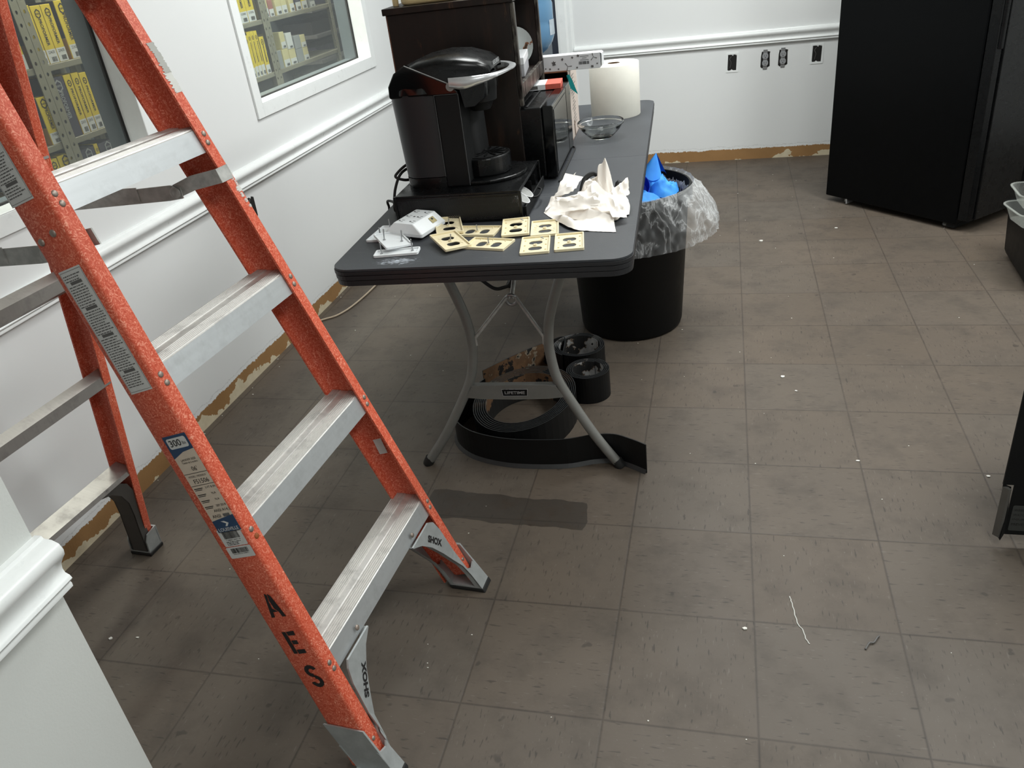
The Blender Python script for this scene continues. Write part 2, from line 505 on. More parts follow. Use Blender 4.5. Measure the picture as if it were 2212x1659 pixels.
def glass(name, col=(1, 1, 1, 1), rough=0.0, ior=1.45):
    n = NT(name); n.set(col=col, rough=rough, trans=1.0, ior=ior); return n.m
M_BOWL = glass('clear_glass', (0.98, 1.0, 0.99, 1), 0.0, 1.22)

def thin(name, tint, alpha, rough=0.1, white=(0.9, 0.9, 0.9, 1), gloss=0.15, crease=0.0):
    """thin see-through sheet: transparent with a hazy, shiny skin"""
    n = NT(name)
    t = n.node('ShaderNodeBsdfTransparent'); t.inputs[0].default_value = tint
    n.set(col=white, rough=rough, spec=0.5)
    lw = n.node('ShaderNodeLayerWeight'); lw.inputs[0].default_value = 0.35
    f = n.math('ADD', n.math('MULTIPLY', lw.outputs['Facing'], gloss), alpha, clamp=True)
    if crease:
        c = n.coord()
        rd = n.math('ABSOLUTE', n.math('SUBTRACT', n.noise(n.mapping(c, (1, 1, .55)), 17, 4, 0.55, 1.2), 0.5))
        f = n.math('ADD', f, n.math('MULTIPLY', n.ramp(rd, [(0.0, W(1)), (0.030, W(0.25)), (0.10, W(0))]), crease), clamp=True)
    mx = n.node('ShaderNodeMixShader'); n.put(mx.inputs[0], f)
    n.t.links.new(t.outputs[0], mx.inputs[1]); n.t.links.new(n.b.outputs[0], mx.inputs[2])
    n.t.links.new(mx.outputs[0], n.t.nodes['Material Output'].inputs[0])
    return n.m
M_PANE = thin('window_glass', (0.93, 0.96, 0.95, 1), 0.03, 0.02, (0.6, 0.62, 0.62, 1), 0.12)
M_BAG = thin('clear_bag_film', (0.97, 0.98, 0.98, 1), 0.06, 0.12, (0.85, 0.87, 0.88, 1), 0.45, 0.30)
M_TUB = thin('clear_tub', (0.88, 0.9, 0.88, 1), 0.10, 0.1, (0.55, 0.56, 0.53, 1), 0.35)
M_TANK = thin('smoked_tank', (0.20, 0.21, 0.22, 1), 0.80, 0.36, s(38, 39, 42), 0.12)
M_BOTTLE = thin('blue_bottle', (0.55, 0.78, 0.94, 1), 0.42, 0.10, s(140, 190, 226), 0.45)

def blue_cloth():
    n = NT('blue_sheet'); c = n.coord()
    n.set(col=n.mix(n.noise(c, 12, 3), s(34, 116, 220), s(84, 176, 246)), rough=0.6, spec=0.3)
    return n.m
M_BLUE = blue_cloth()
M_BLUED = pm('blue_deep', s(32, 76, 214), 0.5, var=0.1)

def mesh_metal():
    n = NT('black_wire_mesh'); c = n.coord(); x = n.sep(c)
    k = 1 / 0.0062
    u = n.math('MULTIPLY', n.math('ADD', x['X'], n.math('MULTIPLY', x['Z'], 1.6)), k)
    v = n.math('MULTIPLY', n.math('SUBTRACT', x['X'], n.math('MULTIPLY', x['Z'], 1.6)), k)
    fu = n.math('ABSOLUTE', n.math('SUBTRACT', n.math('FRACT', u), 0.5)); fv = n.math('ABSOLUTE', n.math('SUBTRACT', n.math('FRACT', v), 0.5))
    wire = n.math('GREATER_THAN', n.math('MAXIMUM', fu, fv), 0.32)
    n.set(col=s(34, 35, 37), rough=0.4, alpha=wire)
    return n.m
M_MESH = mesh_metal()
M_DOOR = pm('door_grey', s(128, 134, 140), 0.5, var=0.03)
M_DARK = pm('dark_gap', s(40, 46, 58), 0.6, var=0.05)
M_HOLE = pm('box_interior', s(16, 13, 11), 0.8, var=0.2)
M_OUTG = pm('outlet_grey', s(150, 152, 154), 0.45, var=0.04)
M_RACK = pm('rack_tan_metal', s(140, 136, 118), 0.5, 0.1, var=0.08)
M_YEL = pm('carton_yellow', s(226, 198, 40), 0.5, var=0.04)
M_YELS = pm('carton_kraft', s(176, 134, 60), 0.6, var=0.06)
M_PURP = pm('carton_navy', s(62, 58, 74), 0.5, var=0.06)
M_LABEL = pm('carton_label', s(214, 214, 210), 0.5, var=0.02)
M_PALEY = pm('carton_pale', s(212, 200, 150), 0.5, var=0.04)
M_GREYW = pm('store_grey', s(92, 98, 100), 0.6, var=0.05)
M_GREYC = pm('carton_grey', s(150, 152, 150), 0.6, var=0.05)
M_CORDW = pm('beige_cord', s(176, 160, 138), 0.6, var=0.08)
M_CHIP = pm('paint_chip', s(220, 218, 210), 0.7, var=0.05)

M_LINER = pm('liner_grey', s(96, 104, 108), .4, var=.04)
# ---------------------------------------------------------------- the setting
XL, YB, XR, YN, ZC = -1.855, 4.24, 2.7, -2.8, 2.7
b = MB(); b.add([(-4.7, YN, 0), (XR, YN, 0), (XR, 6.0, 0), (-4.7, 6.0, 0)], [(0, 1, 2, 3)])
structure(b.build('floor', M_FLOOR))
b = MB(); b.box(-4.7, XR, YN, 6.0, ZC, ZC + 0.05)
structure(b.build('ceiling', M_CEIL))

W1 = (0.05, 1.195, 0.938, 2.0)      # window openings in the left wall: y0, y1, z0, z1
W2 = (1.915, 3.075, 0.938, 2.0)
def pierced(mb, x0, x1, y0, y1, z1, wins):
    y = y0
    for (a, c, z0, zz) in wins:
        mb.box(x0, x1, y, a, 0, z1); mb.box(x0, x1, a, c, 0, z0); mb.box(x0, x1, a, c, zz, z1); y = c
    mb.box(x0, x1, y, y1, 0, z1)
b = MB(); pierced(b, XL - 0.133, XL, YN, 6.0, ZC, [W1, W2])
structure(b.build('wall_left', M_WALL_L))
b = MB(); b.box(XL, XR, YB, YB + 0.12, 0, ZC)
structure(b.build('wall_back', M_WALL_B))
b = MB(); b.box(XR, XR + 0.1, YN, YB + 0.12, 0, ZC)
structure(b.build('wall_right', M_WALL))
b = MB(); b.box(-4.7, XR, YN - 0.1, YN, 0, ZC)
structure(b.build('wall_near', M_WALL))
b = MB(); b.box(-1.12, -1.0, YN, -0.395, 0, ZC)
structure(b.build('wall_partition', M_STUB))
b = MB(); b.box(-4.8, -4.7, YN, 6.0, 0, ZC); b.box(-4.7, XL, 6.0, 6.1, 0, ZC)
structure(b.build('wall_storeroom', M_GREYW))

RAIL = [(0, .754), (.009, .754), (.011, .750), (.020, .749), (.0275, .744), (.030, .736), (.0285, .729), (.023, .722), (.0175, .714),
        (.0155, .706), (.0165, .700), (.021, .6965), (.0225, .692), (.020, .6885), (.0165, .688), (.0185, .684), (.018, .679), (.012, .6755), (0, .674)]
b = MB(); b.prism([(XL + d, z) for d, z in RAIL], YN, YB, 'y')
structure(b.build('trim_1', M_TRIM, smooth=50))
b = MB(); b.prism([(YB - d, z) for d, z in RAIL], -0.985, XR, 'x')
structure(b.build('trim_2', M_TRIM, smooth=50))
b = MB(); b.prism([(-1.0 + d * 1.3, .714 + (z - .714) * 1.22) for d, z in RAIL], YN, -0.391, 'y')
structure(b.build('trim_3', M_TRIM, smooth=50))

def window(name, w):
    y0, y1, z0, z1 = w
    t = bpy.data.objects.new(name, None); COL.objects.link(t); structure(t)
    f = MB(); c = 0.05; e = 0.009
    f.box(XL, XL + e, y0 - c, y0, z0 - c, z1 + c); f.box(XL, XL + e, y1, y1 + c, z0 - c, z1 + c)
    f.box(XL, XL + e, y0, y1, z0 - c, z0); f.box(XL, XL + e, y0, y1, z1, z1 + c)
    g = 0.012
    xm = XL - .074
    f.box(xm, XL + e, y0, y0 + g * .2, z0, z1); f.box(xm, XL + e, y1 - g * .2, y1, z0, z1)
    f.box(xm, XL + e, y0, y1, z0, z0 + .003); f.box(xm, XL + e, y0, y1, z1 - .003, z1)
    l = MB(); xb = XL - .138
    l.box(xb, xm, y0, y0 + .003, z0, z1); l.box(xb, xm, y1 - .003, y1, z0, z1); l.box(xb, xm, y0, y1, z0, z0 + .004); l.box(xb, xm, y0, y1, z1 - .003, z1)
    l.build('jamb_liner', M_LINER, t)
    f.build('window_frame', M_TRIM, t, bevel=0.0015)
    p = MB(); xg = XL - 0.068
    p.box(xg - .003, xg + .003, y0 + .003, y1 - .003, z0 + .003, z1 - .003)
    p.build('pane', M_PANE, t)
    k = MB()
    k.box(xg - .006, xg + .006, y0 + .002, y0 + .008, z0, z1); k.box(xg - .006, xg + .006, y1 - .008, y1 - .002, z0, z1); k.box(xg - .006, xg + .006, y0, y1, z0 + .003, z0 + .008)
    k.build('gasket', M_INK, t)
    return t
window('window_1', W1); window('window_2', W2)

# grey door with white casing at the left end of the back wall
t = bpy.data.objects.new('door_1', None); COL.objects.link(t); structure(t)
b = MB(); b.box(XL + .01, -1.125, YB - .012, YB, 0.01, 2.03); b.build('door_slab', M_DOOR, t, bevel=.002)
b = MB(); b.box(-1.125, -1.085, YB - .010, YB, 0.0, 2.05); b.build('door_edge', M_DARK, t)
b = MB(); b.prism([(-1.085, YB), (-1.085, YB - .016), (-1.07, YB - .020), (-1.03, YB - .020), (-1.018, YB - .012), (-1.0, YB - .012), (-.985, YB - .006), (-.985, YB)], 0, 2.1, 'z')
b.build('door_casing', M_TRIM, t)

def open_box(name, label, y, wall, plate, zc, wdt=.053, hgt=.090):
    """rough electrical box in a wall with its cover taken off"""
    t = thing(name, label, 'outlet box', (0, 0, 0))
    M = frame((y, YB, zc), (1, 0, 0), (0, 0, 1)) if wall == 'B' else frame((XL, y, zc), (0, 1, 0), (0, 0, 1))
    h = MB(); h.prism([(-wdt/2, -hgt/2 + .004), (-wdt/2 + .006, -hgt/2), (-.008, -hgt/2 + .002), (-.004, -hgt/2 + .008), (.006, -hgt/2 + .001), (wdt/2 - .003, -hgt/2), (wdt/2, hgt/2 - .006),
                       (.010, hgt/2), (.004, hgt/2 - .008), (-.006, hgt/2), (-wdt/2 + .003, hgt/2)], 0.0003, 0.0016, 'z', 0, M)
    h.build('box_interior', M_HOLE, t)
    if plate:
        r = MB(); r.holes(rrect(wdt + .018, hgt + .022, .004), [rrect(wdt, hgt, .002)], 0.0, 0.003, 0, M)
        r.build('mounting_ring', M_TRIM, t)
    w = MB()
    w.tube(smoothpath([M @ Vector(p) for p in ((-.012, -.03, .002), (-.006, 0, .004), (-.014, .02, .003), (-.004, .035, .002))]), .0013, 6)
    w.build('wire', M_INKG, t)
    return t
open_box('outlet_box', 'white ringed empty outlet box nearest the table on the back wall', -.038, 'B', True, .586)
open_box('outlet_box', 'white ringed empty outlet box beside the black refrigerator', .4415, 'B', True, .597)
open_box('outlet_box', 'uncovered dark outlet hole in the left wall behind the ladder rail', 1.664, 'L', False, .60, .05, .08)
def duplex(label, x, z):
    t = thing('wall_outlet', label, 'outlet', (0, 0, 0), group='bare duplex outlets on the back wall')
    M = frame((x, YB, z), (1, 0, 0), (0, 0, 1))
    h = MB(); h.prism([(-.026, -.04), (-.018, -.048), (.012, -.046), (.027, -.038), (.025, .03), (.028, .042), (.01, .046), (-.02, .044), (-.024, .02)], .0003, .0015, 'z', 0, M)
    h.build('cutout', M_HOLE, t)
    for sz in (-1, 1):
        f = MB(); f.prism(rrect(.034, .030, .012, 5, 0, sz * .0195), .002, .010, 'z', 0, M)
        for sx in (-1, 1): f.box(sx * .006 - .001, sx * .006 + .001, sz * .0195 - .001, sz * .0195 + .007, .0101, .0105, 1, M)
        f.prism(rrect(.005, .005, .002, 3, 0, sz * .0195 - .007), .0101, .0105, 'z', 1, M)
        f.build('receptacle', [M_OUTG, M_INK], t, bevel=.001)
    k = MB(); k.box(-.012, .012, -.055, .055, .0015, .004, 0, M); k.prism(rrect(.006, .006, .0029, 3), .004, .0075, 'z', 0, M)
    k.build('yoke', M_SCREW, t)
duplex('bare grey duplex outlet nearer the table on the back wall', .152, .588)
duplex('bare grey duplex outlet nearer the black refrigerator on the back wall', .252, .591)

# ---------------------------------------------------------------- the orange step ladder
LAD = thing('step_ladder', 'orange fiberglass step ladder with aluminium steps standing open on the floor at left', 'ladder', (-.683, .084, 0), -.066)
SL = .304
def Wf(z, sg=1): return .283 - .077 * z if sg > 0 else .272 - .060 * z
CH = [(0, .030), (0, .007), (.002, .002), (.007, 0), (.071, 0), (.076, .002), (.078, .007), (.078, .030),
      (.0735, .030), (.0735, .009), (.070, .0055), (.008, .0055), (.0045, .009), (.0045, .030)]
def rail_pt(sg, z, d, i, slope=SL, wf=Wf, x0=0.0, back=1):
    n = math.sqrt(1 + slope * slope)
    return Vector((x0 - back * slope * z - back * d / n, sg * (wf(z, sg) - i), z - d * slope / n))
def rail(name, sg, z0, z1, prof=CH, **kw):
    b = MB(); n = len(prof)
    v = [rail_pt(sg, z, d, i, **kw) for z in (z0, z1) for d, i in prof]
    f = [(k, (k + 1) % n, n + (k + 1) % n, n + k) for k in range(n)] + [tuple(range(n)), tuple(range(n, 2 * n))]
    b.add(v, f)
    return b.build(name, M_FIBER, LAD, smooth=50)
def rivet(parent, p, nrm, r=.0055, m=None, h=.0025):
    b = MB(); z = Vector(nrm).normalized(); x = z.orthogonal()
    M = frame(p, x, z.cross(x))
    b.lathe([(0, h), (r * .5, h * .92), (r * .85, h * .6), (r, 0), (r, -.001)], 14, 0, M)
    return b.build('rivet', m or M_RIVET, parent, smooth=60)
FN = Vector((1, 0, SL)).normalized()

near = rail('rail', -1, .03, 1.70); far = rail('rail', 1, .03, 1.70)
tag(near, 'near orange rail with warning stickers and black stencil letters'); tag(far, 'far orange rail with white paint smears')
ZS = [.28 + .294 * k for k in range(5)]

def step(z):
    wa, wb = -(Wf(z, -1) - .0075), Wf(z) - .0075
    top = []
    def ridges(a, c, n):
        for k in range(n):
            x0 = a + (c - a) * k / n; dx = (c - a) / n
            top.extend([(x0 + dx * .1, 0), (x0 + dx * .3, .0022), (x0 + dx * .6, .0022), (x0 + dx * .8, 0)])
    top.append((-.0005, -.0005)); ridges(-.002, -.031, 6); top.extend([(-.033, .0006), (-.046, .0006)]); ridges(-.048, -.076, 6); top.append((-.077, -.0005))
    b = MB()
    ox = -SL * z - .0055
    poly = [(ox + x, z + y) for x, y in top] + [(ox - .077, z - .004), (ox - .001, z - .004)]
    b.prism(poly, wa, wb, 'y', 0)
    ap = [(ox, z - .001), (ox + .0405 * SL, z - .0415), (ox + .0405 * SL - .003, z - .0415), (ox - .003, z - .001)]
    b.prism(ap, wa, wb, 'y', 1)
    bk = [(ox - .077, z - .001), (ox - .077 + .03 * SL, z - .034), (ox - .074 + .03 * SL, z - .034), (ox - .074, z - .001)]
    b.prism(bk, wa, wb, 'y', 1)
    return b.build('step', [M_TREAD, M_ALU], LAD)
STEPS = [step(z) for z in ZS]
for k, z in enumerate(ZS):
    for sg, rl in ((-1, near), (1, far)):
        for j, dz in enumerate((.010, .026)):
            rivet(rl, rail_pt(sg, z - dz, -.0, .0145 + .003 * j), FN, .0056, M_RUST if (sg == -1 and k == 1 and j == 1) else None)
for sg in (-1, 1):
    rivet(STEPS[0], Vector((-SL * .257 + .001, sg * .140, .257)), FN, .0058)
    rivet(near if sg < 0 else far, rail_pt(sg, .085, 0, .014), FN, .005)
NL = [rail_pt(-1, z, d, 0) for z, d in ((1.105, .030), (1.100, .062))]
for p in NL: rivet(near, p + Vector((0, -.0003, 0)), (0, -1, 0), .0062)

# stickers and stencil letters on the near web (u runs up the rail, rd runs toward its front edge)
A0 = rail_pt(-1, 0, 0, 0); U = (rail_pt(-1, 1, 0, 0) - A0).normalized(); V = (rail_pt(-1, 0, 1, 0) - A0).normalized()
NW = U.cross(V).normalized()
if NW.y > 0: NW = -NW
def webM(sv, d, lift=.0007): return frame(A0 + U * sv + V * d + NW * lift, -V, U)
rnd = random.Random(4)
def fine_print(b, M, w, h, y0, y1, line=.0042, mat=1, heads=()):
    y = y1
    while y > y0:
        if any(abs(y - q) < line * .7 for q in heads):
            b.quad(w * .62, line * 1.2, mat, M, 0, y, .0002); y -= line * 1.4; continue
        x = -w / 2
        end = w / 2 - rnd.random() * w * .3
        while x < end:
            l = .002 + rnd.random() * .006
            l = min(l, end - x)
            b.quad(l, line * .42, mat, M, x + l / 2, y, .0002); x += l + .0012
        y -= line
def warning(sc, length, w, heads, dc):
    b = MB(); M = webM(sc, dc); b.quad(w, length, 0, M)
    for e in (-1, 1): b.quad(.0006, length * .97, 1, M, e * w * .47, 0, .0002)
    b.quad(w * .94, .0006, 1, M, 0, length * .485, .0002); b.quad(w * .94, .0006, 1, M, 0, -length * .485, .0002)
    fine_print(b, M, w * .84, length, -length * .46, length * .455, heads=[length * q for q in heads])
    return b.build('warning_label', [M_STICKER, M_INKG], near)
warning(.993, .218, .050, (.40, .20, -.02, -.33), .040)
warning(1.32, .216, .052, (.3, .05, -.36), .051)

b = MB(); M = webM(.700, .030); L = .198; w = .054; h2 = L / 2
b.quad(w, L, 0, M)
b.add([(-w/2, h2, .0002), (w/2, h2, .0002), (w/2, h2 - .030, .0002), (0, h2 - .033, .0002), (-w/2, h2 - .043, .0002)], [(0, 1, 2, 3, 4)], 1, M)
b.add([(p[0], p[1], .0004) for p in rrect(.044, .020, .004, 5, 0, h2 - .015)], [tuple(range(24))], 2, M)
b.text('300', .0125, 3, M @ TR(-.005, h2 - .0145, .0006), .026, .012)
b.text('lbs', .006, 3, M @ TR(.0145, h2 - .0165, .0006), .008)
b.text('LADDER SIZE', .0036, 3, M @ TR(.002, h2 - .048, .0004), .034)
b.text('Tamaño de la escalera', .0036, 3, M @ TR(.002, h2 - .0535, .0004), .036)
b.text("06'", .0085, 3, M @ TR(.004, h2 - .066, .0004))
b.quad(w, .0009, 3, M, 0, h2 - .075, .0003)
b.text('MODEL / MODELO', .0036, 3, M @ TR(0, h2 - .081, .0004), .040)
b.text('FS1506', .0085, 3, M @ TR(.003, h2 - .091, .0004))
b.quad(w, .0009, 3, M, 0, h2 - .099, .0003)
for k, tx in enumerate(('3 FT 8 IN', 'N.A', 'N.A', 'SEP 2018')):
    y = h2 - .105 - k * .0125
    b.quad(.020, .0016, 3, M, -.014, y, .0003); b.quad(.017, .0013, 3, M, -.015, y - .003, .0003)
    b.text(tx, .0042, 3, M @ TR(.014, y, .0004))
b.text('ANSI A14.5', .0056, 3, M @ TR(.010, h2 - .152, .0004))
b.text('ANSI', .0066, 3, M @ TR(-.010, h2 - .163, .0004)); b.quad(.015, .006, 4, M, .013, h2 - .163, .0003)
b.add([(-w/2, -h2 + .026, .0003), (w/2, -h2 + .034, .0003), (w/2, -h2 + .002, .0003), (-w/2, -h2 + .002, .0003)], [(0, 1, 2, 3)], 1, M)
b.text('LOUISVILLE', .0068, 2, M @ TR(0, -h2 + .007, .0006), .046, .008)
b.add([(-.008, -h2 + .024, .0006), (0, -h2 + .024, .0006), (.008, -h2 + .019, .0006), (.002, -h2 + .013, .0006), (-.003, -h2 + .013, .0006), (.002, -h2 + .0185, .0006)], [(0, 1, 2, 3, 4, 5)], 2, M)
b.build('size_label', [M_STICKB, M_NAVY, M_STICKER, M_INK, M_INKG], near)

def bars(b, M, w, h, x, y, mat, seed, z=.0003):
    r = random.Random(seed); p = -w / 2
    while p < w / 2:
        l = r.choice((.0004, .0008, .0012)); b.quad(l, h, mat, M, x + p + l / 2, y, z); p += l + r.choice((.0004, .0008))
for sc, L, w, sd, nt in ((.590, .036, .054, 3, '7 28865 20411 8'), (.5585, .024, .058, 5, 'INN-4783-8-1048511')):
    b = MB(); M = webM(sc, .034); b.add([(p[0], p[1], 0) for p in rrect(w, L, .003)], [tuple(range(24))], 0, M)
    bars(b, M, w * .66, L * .42, 0, L * .16, 1, sd)
    b.text(nt, .0022, 1, M @ TR(0, -L * .13, .0004), w * .62)
    if sc > .58: fine_print(b, M, w * .7, L, -L * .42, -L * .24, .003)
    b.build('barcode_label', [M_STICKER, M_INK], near)

# stencilled letters A, E, S
def sten(polys, sc, d, k=.001):
    b = MB(); M = webM(sc, d, .0009)
    for P in polys: b.add([(x * k, y * k, 0) for x, y in P], [tuple(range(len(P)))], 0, M)
    return b
sten([[(-17, -26), (-9, -26), (-6, -14), (6, -14), (-4, -6), (-2, 10), (2, 24), (-3, 28)], [(4, 27), (0, 10), (1, -6), (7, -14), (9, -26), (18, -26), (9, 22)]], .437, .036).build('stencil_lettering', M_STENCIL, near)
sten([[(-15, -26), (-6, -26), (-6, 26), (-15, 26)], [(-4, 17), (13, 17), (14, 27), (-4, 26)], [(-4, -4), (9, -4), (9, 5), (-4, 5)], [(-4, -27), (15, -26), (15, -17), (-4, -17)]], .350, .036).build('stencil_lettering', M_STENCIL, near)
def arcpts(cx, cy, r, a0, a1, n=10): return [(cx + r * math.cos(math.radians(a0 + (a1 - a0) * i / n)), cy + r * math.sin(math.radians(a0 + (a1 - a0) * i / n))) for i in range(n + 1)]
sten([arcpts(0, 13, 15, 20, 280) + list(reversed(arcpts(0, 13, 6, 20, 280))), arcpts(0, -12, 15, 90, -170) + list(reversed(arcpts(0, -12, 6, 90, -170)))], .267, .036).build('stencil_lettering', M_STENCIL, near)

# sticker inside the far web and paint marks on the far flange
b = MB(); M = frame(rail_pt(1, .445, .040, .0062) , (rail_pt(1, 0, -1, 0) - rail_pt(1, 0, 0, 0)), U)
b.quad(.022, .062, 0, M, 0, 0, .0004); fine_print(b, M, .017, .05, -.027, .027, .0045)
b.build('inspection_label', [M_STICKER, M_INKG], far)
def smear(parent, sg, zs, ins, mat, name='paint_smear', seed=1):
    r = random.Random(seed); b = MB(); n = 26
    lo = []; hi = []
    for k in range(n + 1):
        z = zs[0] + (zs[1] - zs[0]) * k / n
        lo.append(rail_pt(sg, z, -.0006, max(.001, ins[0] + r.uniform(-.002, .002)))); hi.append(rail_pt(sg, z, -.0006, ins[1] + r.uniform(-.004, .004)))
    for k in range(n): b.add([lo[k], lo[k + 1], hi[k + 1], hi[k]], [(0, 1, 2, 3)])
    return b.build(name, mat, parent)
smear(far, 1, (1.262, 1.315), (.002, .020), M_GREYP, seed=1); smear(far, 1, (1.228, 1.264), (.003, .022), M_SPLAT, seed=2)
for k in range(7): smear(far, 1, (1.005 + .011 * k, 1.011 + .0125 * k), (.004 + .002 * (k % 3), .010 + .002 * (k % 4)), M_SPLAT, seed=10 + k)

# cast shoes with arched SHOX brackets
def shoe(sg, x0, slope, wf, back, ztop, dep, name, mat, text):
    def fp(y, z, d):
        return Vector((x0 - back * slope * z - back * d + back * .024 * max(0.0, 1 - z / .11), sg * y, z))
    k = ztop / .243
    edge = lambda z: wf(z, sg)
    arch = [(.117, ztop - .002), (.147, .224 * k), (.176, .195 * k), (.202, .153), (.223, .1158), (.238, .0858), (.2425, .055), (.243, .012)]
    outer = [(edge(0) + .004, .012), (edge(.07) + .006, .070), (edge(.07) - .004, .066), (edge(.07) - .018, .062), (edge(.08) - .032, .072), (edge(.13) - .032, .13), (edge(.2) - .035, .20), (edge(.22) - .043, ztop - .012), (.205, ztop), (.117, ztop)]
    b = MB()
    poly = arch + outer
    n = len(poly)
    for d0, d1 in ((-.0045, -.0005), (dep + .001, dep + .004)):
        bm2 = bmesh.new(); vs = [bm2.verts.new((p[0], p[1], 0)) for p in poly]
        for i in range(n): bm2.edges.new((vs[i], vs[(i + 1) % n]))
        bmesh.ops.triangle_fill(bm2, use_beauty=True, edges=bm2.edges[:]); bm2.verts.index_update()
        F = [[v.index for v in f.verts] for f in bm2.faces]; bm2.free()
        v = [fp(p[0], p[1], d0) for p in poly] + [fp(p[0], p[1], d1) for p in poly]
        b.add(v, F + [[i + n for i in f] for f in F] + [(i, (i + 1) % n, n + (i + 1) % n, n + i) for i in range(n)])
    # rolled lips that follow the arch, outer wall and floor of the shoe
    for i in range(len(arch) - 1):
        (ya, za), (yb, zb) = arch[i], arch[i + 1]
        b.add([fp(ya, za, -.004), fp(yb, zb, -.004), fp(yb, zb, .012), fp(ya, za, .012)], [(0, 1, 2, 3)])
        b.add([fp(ya, za, dep - .010), fp(yb, zb, dep - .010), fp(yb, zb, dep + .004), fp(ya, za, dep + .004)], [(0, 1, 2, 3)])
    def hexa(y0, y1, z0, z1, d0, d1, mb, mi=0):
        v = [fp(y, z, d) for y in (y0, y1) for z in (z0, z1) for d in (d0, d1)]
        mb.add(v, [(0, 1, 3, 2), (4, 6, 7, 5), (0, 4, 5, 1), (2, 3, 7, 6), (0, 2, 6, 4), (1, 5, 7, 3)], mi)
    ow = [(edge(0) - .001, .012), (edge(0) + .004, .012), (edge(.12) + .0045, .122), (edge(.12) + .0005, .120)]
    v = [fp(y, z, d) for d in (-.004, dep + .004) for y, z in ow]
    b.add(v, [(0, 1, 2, 3), (4, 5, 6, 7)] + [(i, (i + 1) % 4, 4 + (i + 1) % 4, 4 + i) for i in range(4)])
    hexa(.243, .286, .012, .016, -.004, dep + .004, b)
    if text:
        if sg > 0:
            c = fp(.196, .196, -.0052); xd = Vector((SL * .062, .052, -.062)); yd = Vector((-SL * .052, .062, .052))
            b.text('SHOX', .017, 1, frame(c, xd, yd), .058, .05)
        else:
            c = fp(.1960, .1800, -.0052); xd = Vector((-SL * .069, .052, .069)); yd = Vector((-SL * .052, -.069, .052))
            b.text('SHOX', .014, 1, frame(c, xd, yd), .068, .05)
    o = b.build(name, [mat, M_INK], LAD, bevel=0)
    p = MB(); hexa(.2415, .289, 0, .012, -.006, dep + .006, p)
    p.build('rubber_pad', M_RUBBER, o, bevel=.003)
    return o
for sg in (-1, 1): shoe(sg, 0.0, SL, Wf, 1, .240, .078, 'foot', M_SHOE, True)

# rear frame: two narrower rails, aluminium cross braces, shoes
RX0, RS0 = -.985, .24
def Wr(z): return .262 - .085 * z
CR = [(0, .026), (0, .006), (.002, .002), (.006, 0), (.056, 0), (.060, .002), (.062, .006), (.062, .026), (.058, .026), (.058, .008), (.055, .005), (.007, .005), (.004, .008), (.004, .026)]
def rear_pt(sg, z, d, i): return Vector((RX0 + RS0 * z - d * .972, sg * (Wr(z) - i), z + d * RS0 * .97))
for sg in (-1, 1):
    b = MB(); n = len(CR)
    v = [rear_pt(sg, z, d, i) for z in (.03, 1.68) for d, i in CR]
    b.add(v, [(k, (k + 1) % n, n + (k + 1) % n, n + k) for k in range(n)] + [tuple(range(n)), tuple(range(n, 2 * n))])
    rr = b.build('rear_rail', M_FIBER, LAD, smooth=50)
def brace(z, hh, flat):
    w = Wr(z) - .006; x = RX0 + RS0 * z - .006
    b = MB()
    if flat: b.prism([(x, z), (x - .05, z + .012), (x - .05, z + .009), (x - .003, z - .003), (x - .001, z - hh), (x + .002, z - hh)], -w, w, 'y')
    else: b.prism([(x + .004, z + hh * .32), (x + .004, z - hh * .32), (x - .018, z - hh * .62), (x - .020, z - hh * .58), (x, z - hh * .28), (x, z + hh * .28), (x - .020, z + hh * .58), (x - .018, z + hh * .62)], -w, w, 'y')
    return b.build('cross_brace', M_ALUD, LAD)
brace(.865, .042, False); brace(.588, .042, False); brace(1.14, .042, False); lowb = brace(.300, .012, True)
M_SHOED = M_SHOE
